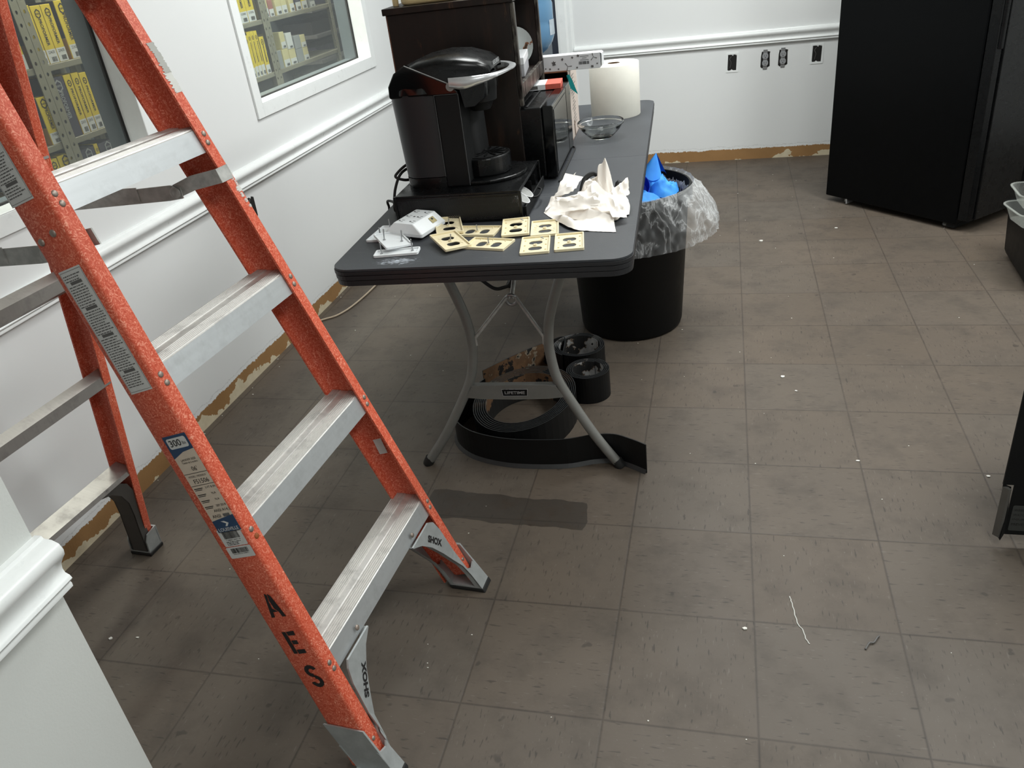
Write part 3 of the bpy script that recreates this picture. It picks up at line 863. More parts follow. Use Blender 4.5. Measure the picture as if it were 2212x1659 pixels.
for sg in (-1, 1):
    def fr(y, z, d): return Vector((RX0 + RS0 * z - d + .018 * max(0, 1 - z / .11), sg * (y + Wr(0) - .303), z))
    b = MB()
    arch = [(.150, .285), (.185, .272), (.215, .245), (.236, .205), (.247, .150), (.252, .10), (.2525, .05), (.2515, .012)]
    out = [(.300, .012), (.297, .075), (.285, .072), (.276, .082), (.270, .16), (.256, .235), (.235, .275), (.20, .295), (.150, .297)]
    poly = arch + out; n = len(poly)
    for d0 in (.0, .058):
        if True: break
        bm2 = bmesh.new(); vs = [bm2.verts.new((p[0], p[1], 0)) for p in poly]
        for i in range(n): bm2.edges.new((vs[i], vs[(i + 1) % n]))
        bmesh.ops.triangle_fill(bm2, use_beauty=True, edges=bm2.edges[:]); bm2.verts.index_update()
        F = [[v.index for v in f.verts] for f in bm2.faces]; bm2.free()
        v = [fr(p[0], p[1], d0) for p in poly] + [fr(p[0], p[1], d0 + .004) for p in poly]
        b.add(v, F + [[i + n for i in f] for f in F] + [(i, (i + 1) % n, n + (i + 1) % n, n + i) for i in range(n)])
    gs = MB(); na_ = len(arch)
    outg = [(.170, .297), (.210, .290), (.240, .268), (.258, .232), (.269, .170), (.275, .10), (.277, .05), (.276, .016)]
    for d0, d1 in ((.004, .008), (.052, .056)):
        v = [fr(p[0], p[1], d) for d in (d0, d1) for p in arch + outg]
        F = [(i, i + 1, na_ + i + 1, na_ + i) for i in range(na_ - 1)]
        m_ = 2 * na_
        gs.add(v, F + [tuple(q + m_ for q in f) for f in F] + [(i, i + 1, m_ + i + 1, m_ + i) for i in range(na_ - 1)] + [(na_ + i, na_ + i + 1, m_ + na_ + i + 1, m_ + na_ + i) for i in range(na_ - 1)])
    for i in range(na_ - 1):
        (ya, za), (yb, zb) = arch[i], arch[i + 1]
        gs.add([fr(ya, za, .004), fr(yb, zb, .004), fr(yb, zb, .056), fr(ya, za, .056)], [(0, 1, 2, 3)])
    gs.build('gusset', pm('gusset_shaded', s(74, 71, 68), .5, var=.1), LAD, smooth=30)  # darker grey than the shoe: shade on the rear bracket put into its colour
    for d0, d1 in ((-.004, 0), (.060, .064)):
        ff = [(.2515, .012), (.300, .012), (.297, .075), (.262, .070), (.2525, .05)]
        v = [fr(p[0], p[1], d) for d in (d0, d1) for p in ff]
        b.add(v, [(0, 1, 2, 3, 4), (5, 6, 7, 8, 9)] + [(i, (i + 1) % 5, 5 + (i + 1) % 5, 5 + i) for i in range(5)])
    v = [fr(y, z, d) for d in (-.004, .064) for y, z in [(.297, .012), (.302, .012), (.300, .075), (.295, .074)]]
    b.add(v, [(0, 1, 2, 3), (4, 5, 6, 7)] + [(i, (i + 1) % 4, 4 + (i + 1) % 4, 4 + i) for i in range(4)])
    v = [fr(y, z, d) for y in (.2515, .300) for z in (.012, .016) for d in (-.004, .064)]
    b.add(v, [(0, 1, 3, 2), (4, 6, 7, 5), (0, 4, 5, 1), (2, 3, 7, 6), (0, 2, 6, 4), (1, 5, 7, 3)])
    o = b.build('rear_foot', M_SHOE, LAD)
    p = MB(); v = [fr(y, z, d) for y in (.250, .304) for z in (0, .012) for d in (-.006, .066)]
    p.add(v, [(0, 1, 3, 2), (4, 6, 7, 5), (0, 4, 5, 1), (2, 3, 7, 6), (0, 2, 6, 4), (1, 5, 7, 3)])
    p.build('rubber_pad', M_RUBBER, o, bevel=.003)

# spreaders: clip on the front rail, hinge, flat bar back to the rear rail
for sg in (-1, 1):
    b = MB(); y = sg * (Wf(1.09, sg) - .040); yo = sg * (Wf(1.09, sg) - .001)
    zt = 1.078
    fx = -SL * zt
    b.add([(fx + .0012 - .013 * SL, yo - .004, zt + .013), (fx + .0012 + .013 * SL, yo - .004, zt - .013), (fx + .0012 + .013 * SL, y, zt - .013), (fx + .0012 - .013 * SL, y, zt + .013)], [(0, 1, 2, 3)], 0) if sg > 0 else None
    b.prism([(fx - .002, zt + .013), (fx + .005, zt - .013), (fx - .06, zt - .025), (fx - .112, zt - .042), (fx - .122, zt - .032), (fx - .116, zt - .016), (fx - .065, zt + .002)], y - .0015, y + .0015, 'y')
    hx, hz = fx - .105, zt - .028
    rx = RX0 + RS0 * 1.04
    b.prism([(hx + .012, hz + .010), (hx + .012, hz - .012), (hx - .02, hz - .016), (rx + .01, 1.018), (rx - .03, 1.022), (rx - .03, 1.044), (rx + .01, 1.046), (hx - .01, hz + .014)], y - .0045, y - .0015, 'y')
    b.prism([(hx - .09, hz + .012), (hx - .09, hz - .016), (hx - .16, hz - .014), (hx - .16, hz + .010)], y - .0065, y - .0045, 'y')
    o = b.build('spreader', M_STEEL, LAD)
    p = MB(); M = frame((hx, y - .0065, hz), (1, 0, 0), (0, 0, 1))
    p.lathe([(.012, 0), (.0115, .002), (.008, .003), (.006, .0025), (.0035, .004), (0, .004)], 18, 0, M); p.build('hinge_pin', M_STEEL, o, smooth=50)
b = MB(); w = Wf(1.7) + .012
b.prism(rrect(.22, 2 * w, .03), 1.70, 1.745, 'z', 0, TR(-.58, 0, 0)); b.build('top_cap', M_BLKM, LAD, bevel=.006)

# ---------------------------------------------------------------- folding table
TA = .047
TBL = thing('folding_table', 'dark grey plastic folding table on bowed grey legs, cluttered on top', 'table', (-.697, 1.565, 0), TA)
TH = .737
TM = Matrix.Translation((-.697, 1.565, 0)) @ RZ(TA)
def onT(x, y, z=TH): return TM @ Vector((x, y, z))     # table frame -> world
b = MB()
for y0, y1 in ((-.914, -.001), (.001, .914)):
    c = [p for p in rrect(.746, 1.828, .05, 8)]
    cl = [(x, min(max(y, y0), y1)) for x, y in c]
    P = []
    for p in cl:
        if not P or (abs(p[0] - P[-1][0]) + abs(p[1] - P[-1][1]) > 1e-6): P.append(p)
    for (z0, z1, ins, mi) in ((TH - .006, TH, .0, 0), (TH - .016, TH - .0065, -.0015, 1), (TH - .0175, TH - .016, .002, 1), (TH - .029, TH - .0175, -.0005, 1), (TH - .0305, TH - .029, .0025, 1), (TH - .044, TH - .0305, .001, 1)):
        sx = 1 - ins / .373; sy = 1 - ins / .914
        b.prism([(x * sx, y * sy) for x, y in P], z0, z1, 'z', mi)
b.build('tabletop', [M_TOP, M_TOPEDGE], TBL, bevel=.0018)
LP = [(.300, 0, .0), (.293, 0, .012), (.230, .012, .10), (.169, .024, .205), (.129, .033, .285), (.114, .042, .36), (.113, .046, .41), (.122, .053, .475), (.150, .063, .56), (.182, .072, .64), (.205, .080, .705)]
for end in (-1, 1):
    yf = end * .700 - (.0 if end < 0 else 0)
    for sx in (-1, 1):
        pts = smoothpath([(sx * x, yf - end * y, z) for x, y, z in LP[1:]], 5)
        b = MB(); b.tube(pts, .0145, 14)
        lg = b.build('leg', M_LEG, TBL, smooth=60)
        c = MB(); p0 = Vector((sx * .303, yf, 0)); p1 = Vector((sx * .288, yf - end * .003, .022))
        c.tube([Vector((sx * .300, yf, .0)), Vector((sx * .297, yf, .006)), p1], [.0155, .0165, .0165], 14); c.build('leg_cap', M_RUBBER, lg, smooth=50)
    b = MB(); yb = yf - end * .0285; zb = .248
    fr = -end
    b.prism([(-.126, zb + .018), (-.10, zb + .024), (.10, zb + .024), (.126, zb + .018), (.147, zb - .017), (.10, zb - .022), (0, zb - .024), (-.10, zb - .022), (-.147, zb - .017)], yb - .013, yb - .011, 'y')
    b.box(-.126, .126, yb - .012, yb + .012, zb + .018, zb + .021)
    bar = b.build('crossbar', M_LEG, TBL)
    if end < 0:
        p = MB(); M = frame((.003, yb - .0136, zb), (1, 0, 0), (0, 0, 1))
        p.add([(q[0], q[1], 0) for q in [(-.040, .012), (.040, .012), (.037, -.012), (-.037, -.012)]], [(0, 1, 2, 3)], 0, M)
        p.holes([(-.040, .012), (.040, .012), (.037, -.012), (-.037, -.012)], [[(-.038, .0105), (.038, .0105), (.0355, -.0105), (-.0355, -.0105)]], .0002, .0006, 1, M)
        p.text('LIFETIME', .0095, 1, M @ TR(0, 0, .0007), .060, .02)
        p.build('name_plate', [M_BLKM, M_SILVER], bar)
    b = MB(); cz = .492; cy = yf - end * .13
    for sx in (-1, 1):
        a = Vector((sx * .100, yf - end * .045, .415)); c = Vector((sx * .012, cy, cz + .01))
        b.tube([a + Vector((0, 0, -.025)), a, c], .0055, 8)
    b.tube([(0, cy, cz), (.004, yf - end * .30, .60), (.006, yf - end * .42, .70)], .007, 8)
    b.build('brace', M_STEEL, TBL, smooth=60)
    b = MB(); ring = [(0.016 * math.cos(q), cy - .003 * math.sin(q), cz + .017 * math.sin(q)) for q in [2 * PI * i / 20 for i in range(20)]]
    b.tube(ring, .0045, 8, closed=True); b.build('lock_ring', M_SCREW, TBL, smooth=60)
b = MB(); 
for sx in (-1, 1): b.box(sx * .30 - .01, sx * .30 + .01, -.80, .80, TH - .066, TH - .0445)
b.prism([(-.36, TH - .0445), (-.24, TH - .058), (.24, TH - .058), (.36, TH - .0445)], -.75, -.70, 'y')
b.build('under_frame', M_BLKM, TBL)

# ---------------------------------------------------------------- pod drawer and coffee machine
RK = thing('pod_drawer', 'flat black wire mesh drawer under the coffee machine', 'drawer', (-.785, 1.115, TH), TA * .7)
w, d, h = .175, .150, .082
b = MB()
b.box(-w, w, -d, d, h - .010, h); b.box(-w, w, -d, d, .003, .008)
for sx in (-1, 1):
    for sy in (-1, 1): b.box(sx * w - .004, sx * w + .004, sy * d - .004, sy * d + .004, 0, h)
b.box(-w, -w + .003, -d, d, .005, h)
for sy in (-1, 1): b.box(-w, w, sy * d - .003, sy * d + .003, h - .014, h - .006); b.box(-w, w, sy * d - .003, sy * d + .003, .002, .010)
b.build('drawer_case', M_GLOSSB, RK, bevel=.0015)
for sy in (-1, 1):
    b = MB(); b.box(-w + .003, w - .003, sy * d - .0006, sy * d + .0006, .008, h - .012)
    b.build('mesh_side', M_MESH, RK)
b = MB()
b.box(-w + .01, w - .002, -d + .012, d - .012, .010, .014); b.box(w + .010, w + .014, -d + .004, d - .004, .004, .036); b.box(-w + .01, w + .012, -d + .010, -d + .012, .010, .034)
for k in range(5): b.box(-w + .01, w - .01, -d + .012 + k * .068, -d + .016 + k * .068, .014, .045)
b.build('drawer', M_BLKM, RK, bevel=.001)
b = MB(); b.tube(smoothpath([(w + .012, -.045, .030), (w + .024, -.035, .028), (w + .026, 0, .026), (w + .024, .035, .028), (w + .012, .045, .030)], 5), .003, 8)
b.build('drawer_handle', M_BLKM, RK, smooth=50)
RM = Matrix.Translation((-.785, 1.115, TH)) @ RZ(TA * .7)
for yy, lab in ((-.105, 'silver foil topped coffee pod in the drawer front, nearer the plates'), (-.052, 'silver foil topped coffee pod in the drawer front, farther from the plates')):
    t = thing('coffee_pod', lab, 'coffee pod', RM @ Vector((w - .018, yy, .030)), 0, 'coffee pods in the mesh drawer', rot=(0, math.radians(35), 0))
    b = MB(); b.lathe([(0, -.012), (.014, -.012), (.0215, .020), (.0255, .0225), (.0255, .024), (.0225, .0242)], 28); b.build('cup', M_BOXW, t, smooth=40)
    b = MB(); b.lathe([(.0235, .0243), (.012, .0248), (0, .0246)], 28); b.build('foil_lid', pm('foil', s(210, 210, 208), .22, .9, var=.2, vscale=120, bump=.3, bscale=150), t, smooth=40)

KZ = TH + .082
CM = thing('coffee_machine', 'black single serve coffee machine with a silver handle', 'coffee maker', (-.790, 1.150, KZ), TA * .6)
# x forward (to the right in the picture), y across, near side is -y
def loft(sections, caps=True):
    """sections: list of equal-length 3-D loops"""
    b = MB(); n = len(sections[0])
    v = [p for sct in sections for p in sct]
    f = [(i * n + j, i * n + (j + 1) % n, (i + 1) * n + (j + 1) % n, (i + 1) * n + j) for i in range(len(sections) - 1) for j in range(n)]
    if caps: f += [tuple(range(n)), tuple(range((len(sections) - 1) * n, len(sections) * n))]
    b.add(v, f); return b
def rr3(x0, x1, y0, y1, r, z, n=6): return [(p[0], p[1], z) for p in rrect(x1 - x0, y1 - y0, r, n, (x0 + x1) / 2, (y0 + y1) / 2)]
# main tower
loft([rr3(-.150, .045, -.030, .110, .03, 0), rr3(-.150, .045, -.030, .110, .03, .012), rr3(-.156, .040, -.032, .108, .03, .25), rr3(-.152, .03, -.03, .106, .03, .262)]).build('tower', M_BLKM, CM, smooth=40)
# foot ring and drip tray
base = [(-.150, -.020)] + [(-.150, .10), (.05, .115)] + arcpts(.055, -.002, .112, 85, -85, 16) + [(.03, -.115), (-.03, -.105), (-.145, -.06)]
b = MB(); b.prism([(x, y) for x, y in base], 0, .010); b.build('base', M_GLOSSB, CM, bevel=.003)
tray = [(.02, .074)] + arcpts(.046, 0, .078, 88, -88, 20) + [(.02, -.074)]
b = MB(); b.prism(tray, .010, .060); tr = b.build('drip_tray', M_GLOSSB, CM, bevel=.004)
b = MB(); g = [(.03, .062)] + arcpts(.046, 0, .066, 85, -85, 16) + [(.03, -.062)]
b.prism(g, .0602, .0615, 'z', 0)
for k in range(12):
    q = k * PI / 6 + .1
    b.prism([(.004, -.002), (.05, -.0045), (.056, 0), (.05, .0045), (.004, .002)], .0615, .0635, 'z', 1, TR(.060, 0, 0) @ RZ(q) @ Matrix.Diagonal((1 if math.cos(q) > -.6 else .7, 1, 1, 1)))
b.build('grate', [M_BLKM, M_GLOSSB], tr)
# tank on the near side: rounded smoked wall, darker water inside, front column with bright seams
def tankloop(z, k=1.0, grow=0.0):
    P = [(-.0365, -.034)] + [(-.0365, -.114 - grow)] + [(-.055, -.119 - grow), (-.085, -.119 - grow)] + [(x, y) for x, y in arcpts(-.105, -.066, .054 + grow, 270, 190, 8)] + [(-.158 - grow, -.034)]
    ox = -.012 * (z / .25)
    return [(x + ox * (1 if x < -.05 else .3), y, z) for x, y in P]
loft([tankloop(.030), tankloop(.24), tankloop(.25)]).build('water_tank', M_TANK, CM, smooth=40)
wt = loft([[(x * .97, y * .97 - .002, z) for x, y, z in tankloop(zz, 1, -.004)] for zz in (.034, .165)])
wt.build('water', pm('tank_water', s(17, 18, 20), 0.1, var=.05), CM, smooth=40)
loft([tankloop(0, 1, .001), tankloop(.028, 1, .001)]).build('tank_base', M_GLOSSB, CM, smooth=40)
b = MB(); b.box(-.036, .030, -.118, -.030, 0, .244); col = b.build('side_column', M_BLKM, CM, bevel=.004)
b = MB(); b.box(-.0366, -.0356, -.119, -.117, .03, .245); b.box(-.036, .030, -.119, -.1175, .2440, .2450); b.box(.0295, .0304, -.119, -.1175, .002, .244); b.build('seam_trim', pm('seam_grey', s(84, 86, 88), .5, var=.1), col)
# dome over tank, slanted gloss panel
secs = []
for k in range(9):
    q = k / 8 * PI / 2
    zz = .250 + .062 * math.sin(q); g = math.cos(q)
    lp = tankloop(.25, 1, .003)
    cx, cy = -.02, -.02
    secs.append([(cx + (x - cx) * (.35 + .65 * g), cy + (y - cy) * (.25 + .75 * g), zz) for x, y, z in lp])
loft(secs).build('tank_lid', M_GLOSS, CM, smooth=60)
# head: arched top seen from the side, extruded across with rounded shoulders
prof = [(-.150, .262), (-.150, .292), (-.122, .316), (-.075, .331), (-.02, .338), (.035, .334), (.085, .320), (.112, .304), (.114, .290), (.100, .285), (.095, .225), (.070, .208), (.045, .208), (.036, .262)]
def head_sec(y, k): 
    cx, cz = -.01, .262
    return [(cx + (x - cx) * (.92 + .08 * k), y * (1 - .38 * (max(0, x - .03) / .085) ** 2), cz + (z - cz) * (k if z > cz else 1)) for x, z in prof]
ys = [(-.119, .70), (-.115, .84), (-.103, .92), (-.075, .98), (-.035, 1), (.035, 1), (.07, .98), (.09, .92), (.104, .80), (.108, .66)]
loft([head_sec(y, k) for y, k in ys]).build('brew_head', M_GLOSSB, CM, smooth=50)
b = MB()
b.prism([(-.160, .250), (-.158, .275), (-.138, .306), (-.106, .324), (.014, .268), (.030, .250), (.030, .244), (-.158, .244)], -.1195, -.0960, 'y'); b.build('side_panel', M_GLOSS, CM, bevel=.006, seg=3)
b = MB(); b.tube([(-.104, -.1205, .324), (-.04, -.1205, .294), (.012, -.1200, .2695)], .0014, 6); b.prism(arcpts(.012, .263, .011, 0, 360, 16)[:-1], -.1215, -.1190, 'y'); b.build('panel_trim', M_GREYL, CM, smooth=50)
b = MB(); b.lathe([(0, .182), (.026, .182), (.030, .188), (.036, .200), (.046, .206), (.049, .235), (.050, .280)], 28, 0, TR(.060, -.012, 0)); b.build('nozzle_cup', M_BLKM, CM, smooth=50)
# handle: broad silver band sweeping round the front
hp = []
for k in range(33):
    th = math.radians(-92 + 184 * k / 32); q = abs(th) / math.radians(92)
    cx_, sx_ = math.cos(th), math.sin(th)
    x = .022 + .134 * math.copysign(abs(cx_) ** .8, cx_); y = .131 * math.copysign(abs(sx_) ** .85, sx_)
    hh = .0028 + .0120 * min(1, max(0, (q - .15) / .72)) ** 1.3 * (1 if q < .94 else .78)
    hp.append((x, y, .2865 - hh - .003 * (1 - q), hh))
b = MB(); v = []; n = len(hp)
for (x, y, z, hh) in hp:
    nx, ny = (x + .02), y; l = math.hypot(nx, ny); nx /= l; ny /= l
    v += [(x, y, z - hh), (x + nx * .006, y + ny * .006, z - hh * .5), (x + nx * .006, y + ny * .006, z + hh * .5), (x, y, z + hh), (x - nx * .012, y - ny * .012, z + hh * .8), (x - nx * .012, y - ny * .012, z - hh * .8)]
b.add(v, [(i * 6 + j, i * 6 + (j + 1) % 6, (i + 1) * 6 + (j + 1) % 6, (i + 1) * 6 + j) for i in range(n - 1) for j in range(6)] + [tuple(range(6)), tuple(range((n - 1) * 6, n * 6))])
b.build('handle', M_SILVER, CM, smooth=60)
b = MB(); b.text('KEURIG', .011, 0, frame((.1148, -.004, .3015), (0, 1, 0), (0, 0, 1)), .070, .02); b.build('lettering', M_SILVER, CM)
b = MB()
b.tube(smoothpath([(-.150, .0, .05), (-.178, -.03, .047), (-.205, -.045, .028), (-.208, -.05, .018), (-.185, -.045, .008), (-.165, -.02, .003)], 6), .004, 8)
b.tube(smoothpath([(-.150, .01, .04), (-.19, -.04, .03), (-.212, -.06, -.01), (-.222, -.07, -.06), (-.224, -.06, -.078), (-.232, -.03, -.079), (-.262, .03, -.078), (-.292, .06, -.082), (-.296, .07, -.10), (-.288, .08, -.135), (-.20, .14, -.138), (-.10, .3, -.138)], 6), .004, 8)
b.build('power_cord', M_RUBBER, CM, smooth=60)

# ---------------------------------------------------------------- dark wooden cubby over the microwave
HU = thing('cubby_shelf', 'dark stained wooden cubby shelf standing behind the coffee machine', 'shelf', (-.852, 1.325, TH), .058)
hw, hd, hh = .196, .475, .508
hl = .176
def board(name, x0, x1, y0, y1, z0, z1, m=None):
    b = MB(); b.box(x0, x1, y0, y1, z0, z1); return b.build(name, m or M_WOOD, HU, bevel=.002)
board('side_board', -hl, hw - .012, 0, .018, 0, hh); board('side_board', -hl, hw - .012, hd - .018, hd, 0, hh)
board('back_board', -hl - .004, -hl, 0, hd, 0.0, hh, pm('raw_wood_edge', s(112, 72, 56), .7, var=.2))
board('top_board', -hl - .010, hw, -.010, hd + .010, hh, hh + .018)
board('shelf_board', -hl, hw - .012, .018, hd - .018, .262, .276)
b = MB()
b.box(hw - .012, hw, 0, .022, .225, hh - .002); b.box(hw - .012, hw, hd - .022, hd, .0, hh - .002); b.box(hw - .012, hw, .0, hd, .245, .287)
b.build('face_frame', M_WOODW, HU, bevel=.002)
HM = Matrix.Translation((-.852, 1.325, TH)) @ RZ(.058)
def onH(x, y, z): return HM @ Vector((x, y, z))

def place(o, M):
    o.matrix_world = M
t = thing('storage_basin', 'cream plastic container sitting on top of the wooden cubby', 'container', onH(-.05, .09, hh + .0182), TA)
b = MB(); b.prism(rrect(.190, .110, .03, 6), 0, .05); b.build('body', M_CREAM, t, bevel=.010, seg=3)
b = MB(); b.prism(rrect(.200, .120, .032, 6), .05, .062); b.build('rim', M_CREAM, t, bevel=.003)
t = thing('pump_bottle', 'tiny cream bottle at the left edge of the cubby top', 'bottle', onH(-.165, .07, hh + .0182), 0)
b = MB(); b.lathe([(0, 0), (.008, 0), (.009, .004), (.009, .05), (.004, .06), (.004, .075), (0, .075)], 14); b.build('body', M_CREAM, t, smooth=40)
# things on the cubby shelf
t = thing('small_carton', 'pale grey carton lying on the shelf inside the wooden cubby', 'box', onH(.105, .30, .2762), TA + .1)
b = MB(); b.box(-.07, .06, -.10, .10, 0, .036); b.build('body', M_GREYBOX, t, bevel=.002)
b = MB(); b.box(-.071, .061, -.101, .101, .036, .058); b.build('lid', M_BOXW, t, bevel=.002)
t = thing('patterned_plate', 'pale patterned dish leaning upright inside the wooden cubby', 'dish', onH(.105, .447, .3395), 0, rot=(math.radians(84), 0, math.radians(20)))
b = MB(); b.lathe([(0, .004), (.03, .004), (.05, .010), (.062, .016), (.0625, .0145), (.05, .007), (.03, 0), (0, 0)], 32)
def plate_mat():
    n = NT('floral_glaze'); c = n.coord(); f = n.noise(c, 40, 3)
    n.set(col=n.ramp(f, [(.5, s(206, 214, 212)), (.62, s(206, 214, 212)), (.66, s(160, 104, 70)), (.72, s(80, 70, 60))]), rough=.25); return n.m
b.build('dish_body', plate_mat(), t, smooth=40)
t = thing('folded_paper', 'white folded paper at the near end of the cubby shelf', 'paper', onH(.100, .100, .2765), .30)
b = MB(); b.add([(-.06, -.05, 0), (.06, -.05, .0), (.065, .05, .0), (-.05, .05, 0), (-.06, -.05, .001), (.05, -.045, .035), (.055, .04, .04), (-.05, .05, .001)], [(0, 1, 2, 3), (4, 5, 6, 7)]); b.build('sheet', M_PAPER, t)

# ---------------------------------------------------------------- microwave
MW = thing('microwave', 'black countertop microwave with a mirror dark door beside the wooden cubby', 'microwave', (-.572, 1.345, TH), TA * .9)
# door faces +x; x runs back to -.32
b = MB(); b.box(-.325, -.034, 0, .40, .010, .218); cs = b.build('case', M_GLOSSB, MW, bevel=.005, seg=3)
b = MB(); b.box(-.29, -.10, .03, .37, .2181, .2200); b.box(-.082, -.076, .01, .39, .218, .2210); b.build('top_panel', M_BLKM, cs, bevel=.0008)
b = MB()
for k in range(4): b.box(-.205, -.150, -.0015, .0, .035 + k * .013, .040 + k * .013)
b.build('vent', M_GREYL, cs)
b = MB(); b.prism([(-.235, .150), (-.225, .168), (-.14, .168), (-.122, .150), (-.112, .06), (-.125, .062), (-.135, .14), (-.15, .152)], -.004, .001, 'y'); b.build('handle_dent', M_BLK, cs, bevel=.002)
b = MB(); b.box(-.034, 0, 0, .295, .008, .220); dr = b.build('door', M_GLOSS, MW, bevel=.004, seg=3)
b = MB(); b.box(.0003, .0012, .014, .280, .022, .206); b.build('door_glass', pm('mirror_black', s(52, 56, 60), .03, .85, var=.02), dr)
b = MB(); b.box(-.034, 0, .299, .40, .008, .220); b.build('control_panel', M_GLOSS, MW, bevel=.003)
for sx in (-.30, -.06):
    for sy in (.03, .37):
        b = MB(); b.lathe([(0, 0), (.012, 0), (.012, .010), (0, .010)], 12, 0, TR(sx, sy, 0)); b.build('foot', M_RUBBER, MW)
b = MB(); b.tube(smoothpath([(.006, -.03, .003), (.008, .10, .003), (.008, .30, .003), (.004, .39, .003), (-.03, .415, .003)], 6), .0025, 8)
b.build('power_cord', M_RUBBER, MW, smooth=50)

# ---------------------------------------------------------------- carton, foil box, towel roll, bowl
CT = thing('open_carton', 'printed cardboard carton with its brown inside showing behind the microwave', 'carton', (-.606, 1.835, TH), .05)
b = MB()
b.box(-.110, 0, 0, .003, 0, .160, 0); b.box(-.110, -.107, 0, .235, 0, .238, 0); b.box(-.003, 0, 0, .235, 0, .238, 1); b.box(-.110, 0, .232, .235, 0, .238, 0); b.box(-.11, 0, 0, .235, 0, .003, 0); b.box(-.107, -.003, .003, .232, .236, .239, 0)
b.build('box_body', [M_CARD, M_PRINT], CT)
b = MB(); b.add([(0.0005, 0, .160), (.0005, .0, .238), (.002, -.02, .236), (.004, -.024, .150)], [(0, 1, 2, 3)]); b.add([(.0008, 0, .0), (.0008, 0, .160), (.004, -.024, .150), (.004, -.024, .0)], [(0, 1, 2, 3)]); b.build('flap', M_PRINT, CT)
b = MB(); M = frame((.0008, .10, .12), (0, 1, 0), (0, 0, 1)); r = random.Random(8)
for k in range(16): b.quad(.04 + r.random() * .12, .003, 0, M, r.uniform(-.008, .008), .09 - k * .011, 0)
b.quad(.02, .05, 1, M, -.02, -.09, .0002); b.build('printing', [M_INKG, M_CORE], CT)
b = MB(); M = frame((.010, -.012, .195), (.9, .3, 0), (.1, -.1, 1)); b.add([(-.016, .034, 0), (-.006, .036, .001), (.004, .014, .001), (.022, -.036, 0), (-.004, -.012, 0)], [(0, 1, 2, 3, 4)], 0, M); b.build('tape_tab', M_TEAL, CT)
t = thing('snack_packet', 'white and red packet lying on top of the microwave', 'packet', (-.655, 1.665, TH + .2205), TA + .06)
b = MB(); b.box(-.085, .005, -.05, .05, 0, .016, 0); b.box(.005, .055, -.05, .05, 0, .016, 1); b.box(-.05, -.02, -.0505, -.0500, .003, .013, 2); b.build('wrapper', [M_BOXW, M_RED, M_INKG], t, bevel=.004)

FB = thing('wrap_box', 'long white patterned box of kitchen wrap lying across the carton', 'box', (-.595, 1.868, TH + .2395), TA * .3 - .01)
b = MB(); b.box(-.125, .100, -.024, .026, 0, .050, 0); b.build('box_body', [M_BOXW], FB, bevel=.0012)
b = MB(); M = frame((0, -.0246, .025), (1, 0, 0), (0, 0, 1)); r = random.Random(2)
bars(b, M, .036, .010, .045, -.004, 0, 9, .0); 
for k, yy in enumerate((.017, .011, .005)): b.quad((.030, .016, .030)[k], .0014, 0, M, .047, yy, 0)
def doodle(kind, x, y, sc, a):
    D = M @ TR(x, y, 0) @ RZ(a)
    if kind == 0:
        for q in (0, 2.2, 4.1): b.prism([(0, -.0006), (sc, -.0014), (sc, .0014), (0, .0006)], 0, .0002, 'z', 1, D @ RZ(q))
    elif kind == 1: b.prism([(x_ * sc, y_ * sc) for x_, y_ in [(-.5, -.6), (.5, -.6), (.35, -.1), (.7, .3), (.2, .3), (0, .7), (-.2, .3), (-.7, .4), (-.4, 0)]], 0, .0002, 'z', 1, D)
    else: b.prism([(sc * .5 * math.cos(k * PI / 5) * (1 if k % 2 else .6), sc * .5 * math.sin(k * PI / 5) * (1 if k % 2 else .6)) for k in range(10)], 0, .0002, 'z', 1, D)
for kk, (x, y, sc) in enumerate(((-.105, .012, .012), (-.09, -.014, .006), (-.060, .002, .012), (-.075, -.016, .008), (-.030, .012, .007), (-.012, -.012, .014), (-.045, -.018, .007), (.005, .016, .006), (.078, .012, .013), (.09, -.010, .007), (.072, -.018, .008), (.02, -.018, .008), (.025, .02, .007), (-.115, -.008, .006))):
    doodle((0, 2, 1, 2, 1, 0, 2, 1, 0, 2, 1, 2, 1, 2)[kk], x, y, sc, r.random() * 3)
b.build('printing', [M_INK, M_INKG], FB)
b = MB(); b.add([(.100, -.024, .050), (.100, .026, .050), (.106, .027, .046), (.107, -.023, .006), (.106, -.022, .046), (.107, .027, .006)], [(0, 1, 2, 4), (4, 2, 5, 3)]); b.build('end_flap', M_BOXW, FB)

PR = thing('paper_towel_roll', 'thick white paper towel roll standing at the far end of the table', 'paper roll', (-.498, 2.235, TH), 0)
b = MB(); b.lathe([(.024, 0), (.0955, 0), (.0965, .002), (.0965, .193), (.095, .195), (.024, .195)], 64); b.build('paper', M_ROLL, PR, smooth=40)
b = MB(); b.lathe([(.0235, .001), (.0235, .1935), (.0215, .1935), (.0215, .001), (.0235, .001)], 32); b.build('core', M_CORE, PR, smooth=40)
BW = thing('glass_bowl', 'clear glass bowl on the table in front of the paper towel roll', 'bowl', (-.508, 1.862, TH), 0)
b = MB(); b.lathe([(0, .0), (.036, .0), (.038, .002), (.052, .014), (.068, .030), (.078, .046), (.079, .048), (.0825, .049), (.0835, .058), (.0815, .060), (.0795, .058), (.0785, .050), (.074, .046), (.064, .032), (.048, .017), (.034, .006), (0, .005)], 64)
b.build('bowl_body', M_BOWL, BW, smooth=60)

